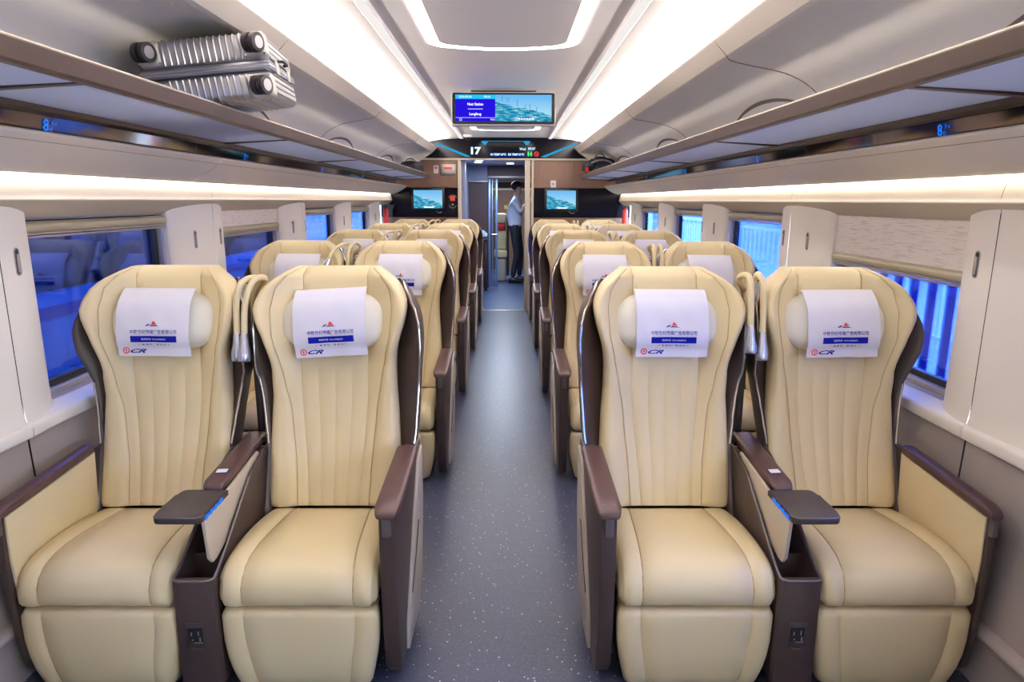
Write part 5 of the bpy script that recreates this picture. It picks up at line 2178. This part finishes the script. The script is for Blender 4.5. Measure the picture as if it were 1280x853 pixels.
lumpy(0.14, 0.18, 0.085, 9.1).build('bag_body', 'bag_black', t, angle=80)
m2 = MB()
m2.tube(bez((-0.06, -0.1, 0.06), (-0.04, -0.13, 0.12), (0.05, -0.13, 0.12), (0.08, -0.1, 0.05), 8), 0.007, 6)
m2.build('handle', 'bag_strap', t)

# ------------------------------------------------------------------ attendant in the vestibule
M['skin'] = mat('skin', (206, 160, 138), 0.5)
M['shirt'] = mat('white_shirt', (205, 214, 236), 0.7, bump=('noise', 30, 0.4, 0.006))
M['trousers'] = mat('navy_trousers', (26, 28, 44), 0.7, bump=('noise', 24, 0.3, 0.006))
M['hair'] = mat('black_hair', (20, 16, 18), 0.5)
M['tie'] = mat('dark_red_tie', (96, 22, 36), 0.6)
M['shoe'] = mat('black_shoes', (16, 14, 18), 0.3)

PX, PY = 0.155, 11.70
J = [  # name, position relative to (PX, PY), radii, parent
    ('pelvis', (0.00, 0.0, 0.95), (0.105, 0.150), None),
    ('waist', (-0.005, 0.0, 1.08), (0.098, 0.135), 0),
    ('chest', (-0.01, 0.0, 1.27), (0.112, 0.165), 1),
    ('upper', (0.0, 0.0, 1.40), (0.080, 0.130), 2),
    ('neck', (0.025, 0.0, 1.48), (0.052, 0.052), 3),
    ('jaw', (0.045, 0.0, 1.545), (0.060, 0.058), 4),
    ('face', (0.055, 0.0, 1.61), (0.088, 0.072), 5),
    ('crown', (0.040, 0.0, 1.68), (0.082, 0.068), 6),
    ('top', (0.030, 0.0, 1.725), (0.045, 0.040), 7),
    ('shoulder_near', (0.0, -0.16, 1.385), (0.062, 0.062), 3),
    ('elbow_near', (0.085, -0.21, 1.22), (0.044, 0.044), 9),
    ('wrist_near', (0.235, -0.17, 1.40), (0.027, 0.027), 10),
    ('palm_near', (0.285, -0.16, 1.455), (0.030, 0.022), 11),
    ('shoulder_far', (0.0, 0.16, 1.385), (0.062, 0.062), 3),
    ('elbow_far', (0.10, 0.20, 1.25), (0.044, 0.044), 13),
    ('wrist_far', (0.27, 0.15, 1.42), (0.027, 0.027), 14),
    ('palm_far', (0.31, 0.14, 1.48), (0.030, 0.022), 15),
    ('hip_near', (-0.005, -0.085, 0.90), (0.098, 0.088), 0),
    ('knee_near', (0.035, -0.10, 0.50), (0.064, 0.062), 17),
    ('ankle_near', (-0.045, -0.11, 0.10), (0.046, 0.046), 18),
    ('hip_far', (0.02, 0.085, 0.90), (0.098, 0.088), 0),
    ('knee_far', (0.10, 0.10, 0.50), (0.064, 0.062), 20),
    ('ankle_far', (0.08, 0.11, 0.10), (0.046, 0.046), 21),
]


def skinned(name, joints, levels=2):
    me = bpy.data.meshes.new(name)
    me.from_pydata([j[1] for j in joints], [(i, j[3]) for i, j in enumerate(joints) if j[3] is not None], [])
    ob = bpy.data.objects.new(name, me)
    COL.objects.link(ob)
    sk = ob.modifiers.new('skin', 'SKIN')
    sk.use_smooth_shade = True
    sv = me.skin_vertices
    if not sv:
        bm_ = bmesh.new()
        bm_.from_mesh(me)
        bm_.verts.layers.skin.verify()
        bm_.to_mesh(me)
        bm_.free()
        sv = me.skin_vertices
    for i, j in enumerate(joints):
        sv[0].data[i].radius = j[2]
        sv[0].data[i].use_root = j[3] is None
    su = ob.modifiers.new('sub', 'SUBSURF')
    su.levels = su.render_levels = levels
    dg = bpy.context.evaluated_depsgraph_get()
    res = bpy.data.meshes.new_from_object(ob.evaluated_get(dg))
    bpy.data.objects.remove(ob)
    return res


person = thing('person', 'person in white shirt and dark trousers standing beyond the doorway, arms raised', 'person', (PX, PY, 0))
body = bpy.data.objects.new('body', skinned('body', J))
COL.objects.link(body)
body.parent = person
me = body.data
me.materials.clear()
for k in ('skin', 'shirt', 'trousers', 'hair'):
    me.materials.append(M[k])
for p in me.polygons:
    c = p.center
    p.use_smooth = True
    arm_skin = abs(c.y) > 0.12 and c.x > 0.115 and c.z > 1.15
    if c.z < 0.985:
        p.material_index = 2
    elif c.z < 1.495 and not arm_skin:
        p.material_index = 1
    elif c.z > 1.655 - max(0, (c.x - 0.02)) * 0.25 + (0.06 if c.x > 0.10 else 0) or (c.z > 1.56 and c.x < 0.015):
        p.material_index = 3
    else:
        p.material_index = 0
b = bmesh.new()
bmesh.ops.create_icosphere(b, subdivisions=3, radius=1)
for v in b.verts:
    v.co = Vector((0.020 + v.co.x * 0.098, v.co.y * 0.082, 1.665 + v.co.z * 0.085))
    if v.co.x > 0.07:
        v.co.z = max(v.co.z, 1.675)
    elif v.co.x > 0.03:
        v.co.z = max(v.co.z, 1.62)
m2 = MB()
m2.merge(b)
m2.build('hair', 'hair', person, angle=80)
m2 = MB()
m2.loft([[Vector((x + dx * a, dy * a, z)) for dx, dy in ((0, -0.012), (0.014, 0), (0, 0.012), (-0.006, 0))] for x, z, a in ((0.125, 1.635, 0.5), (0.142, 1.605, 1.0), (0.138, 1.590, 1.1), (0.125, 1.585, 0.7))])
m2.build('nose', 'skin', person)
for q in (-1, 1):
    m2 = MB()
    m2.loft([[Vector((0.04 + 0.018 * cos(a), q * (0.072 + h), 1.605 + 0.030 * sin(a))) for a in [2 * pi * k / 10 for k in range(10)]] for h in (0.0, 0.010)])
    m2.build('ear', 'skin', person)
    m2 = MB()
    m2.cyl((0.128, q * 0.030, 1.630), 0.008, 0.010, 'x', 10)
    m2.build('eye', 'hair', person)
    m2 = MB()
    m2.tube([(0.128, q * 0.015, 1.648), (0.126, q * 0.032, 1.652), (0.116, q * 0.048, 1.648)], 0.004, 5)
    m2.build('eyebrow', 'hair', person)
m2 = MB()
m2.tube([(0.122, -0.022, 1.565), (0.128, 0, 1.563), (0.122, 0.022, 1.565)], 0.005, 5)
m2.build('mouth', mat('lips', (160, 84, 80), 0.5), person)
m2 = MB()
m2.loft([[Vector((x, -w_, z)), Vector((x + 0.008, -w_, z)), Vector((x + 0.008, w_, z)), Vector((x, w_, z))] for x, w_, z in ((0.085, 0.016, 1.445), (0.100, 0.020, 1.40), (0.108, 0.026, 1.22), (0.098, 0.034, 1.05), (0.098, 0.006, 1.01))])
m2.build('tie', 'tie', person)
m2 = MB()
m2.loft([[Vector((-0.005 + 0.108 * cos(a), 0.142 * sin(a), z)) for a in [2 * pi * k / 20 for k in range(20)]] for z in (0.975, 1.005)])
m2.build('belt', 'shoe', person)
for q, (ax, ay) in ((-1, (-0.045, -0.11)), (1, (0.08, 0.11))):
    m2 = MB()
    m2.loft([[Vector((ax + x, ay + w_ * cos(a), max(0.0, zc + h * sin(a)))) for a in [2 * pi * k / 12 for k in range(12)]] for x, w_, zc, h in ((-0.07, 0.02, 0.03, 0.03), (-0.05, 0.036, 0.045, 0.045), (0.0, 0.042, 0.055, 0.055), (0.08, 0.046, 0.04, 0.04), (0.15, 0.042, 0.028, 0.028), (0.19, 0.02, 0.02, 0.02))])
    m2.build('shoe', 'shoe', person)
# fingers
for (wx, wy, wz, q) in ((0.285, -0.16, 1.455, -1), (0.31, 0.14, 1.48, 1)):
    for k in range(5):
        off = (k - 1.5) * 0.016
        L_ = (0.062, 0.072, 0.068, 0.055, 0.045)[k]
        m2 = MB()
        if k < 4:
            pts = [(wx + 0.012, wy + off, wz + 0.012), (wx + 0.012 + L_ * 0.45, wy + off, wz + 0.03), (wx + 0.012 + L_ * 0.85, wy + off * 1.05, wz + 0.018)]
        else:
            pts = [(wx - 0.005, wy - q * 0.02, wz), (wx + 0.02, wy - q * 0.045, wz + 0.012), (wx + 0.045, wy - q * 0.05, wz + 0.015)]
        m2.tube(smooth_path(pts, 3), 0.0085, 6)
        m2.build('finger' if k < 4 else 'thumb', 'skin', person)
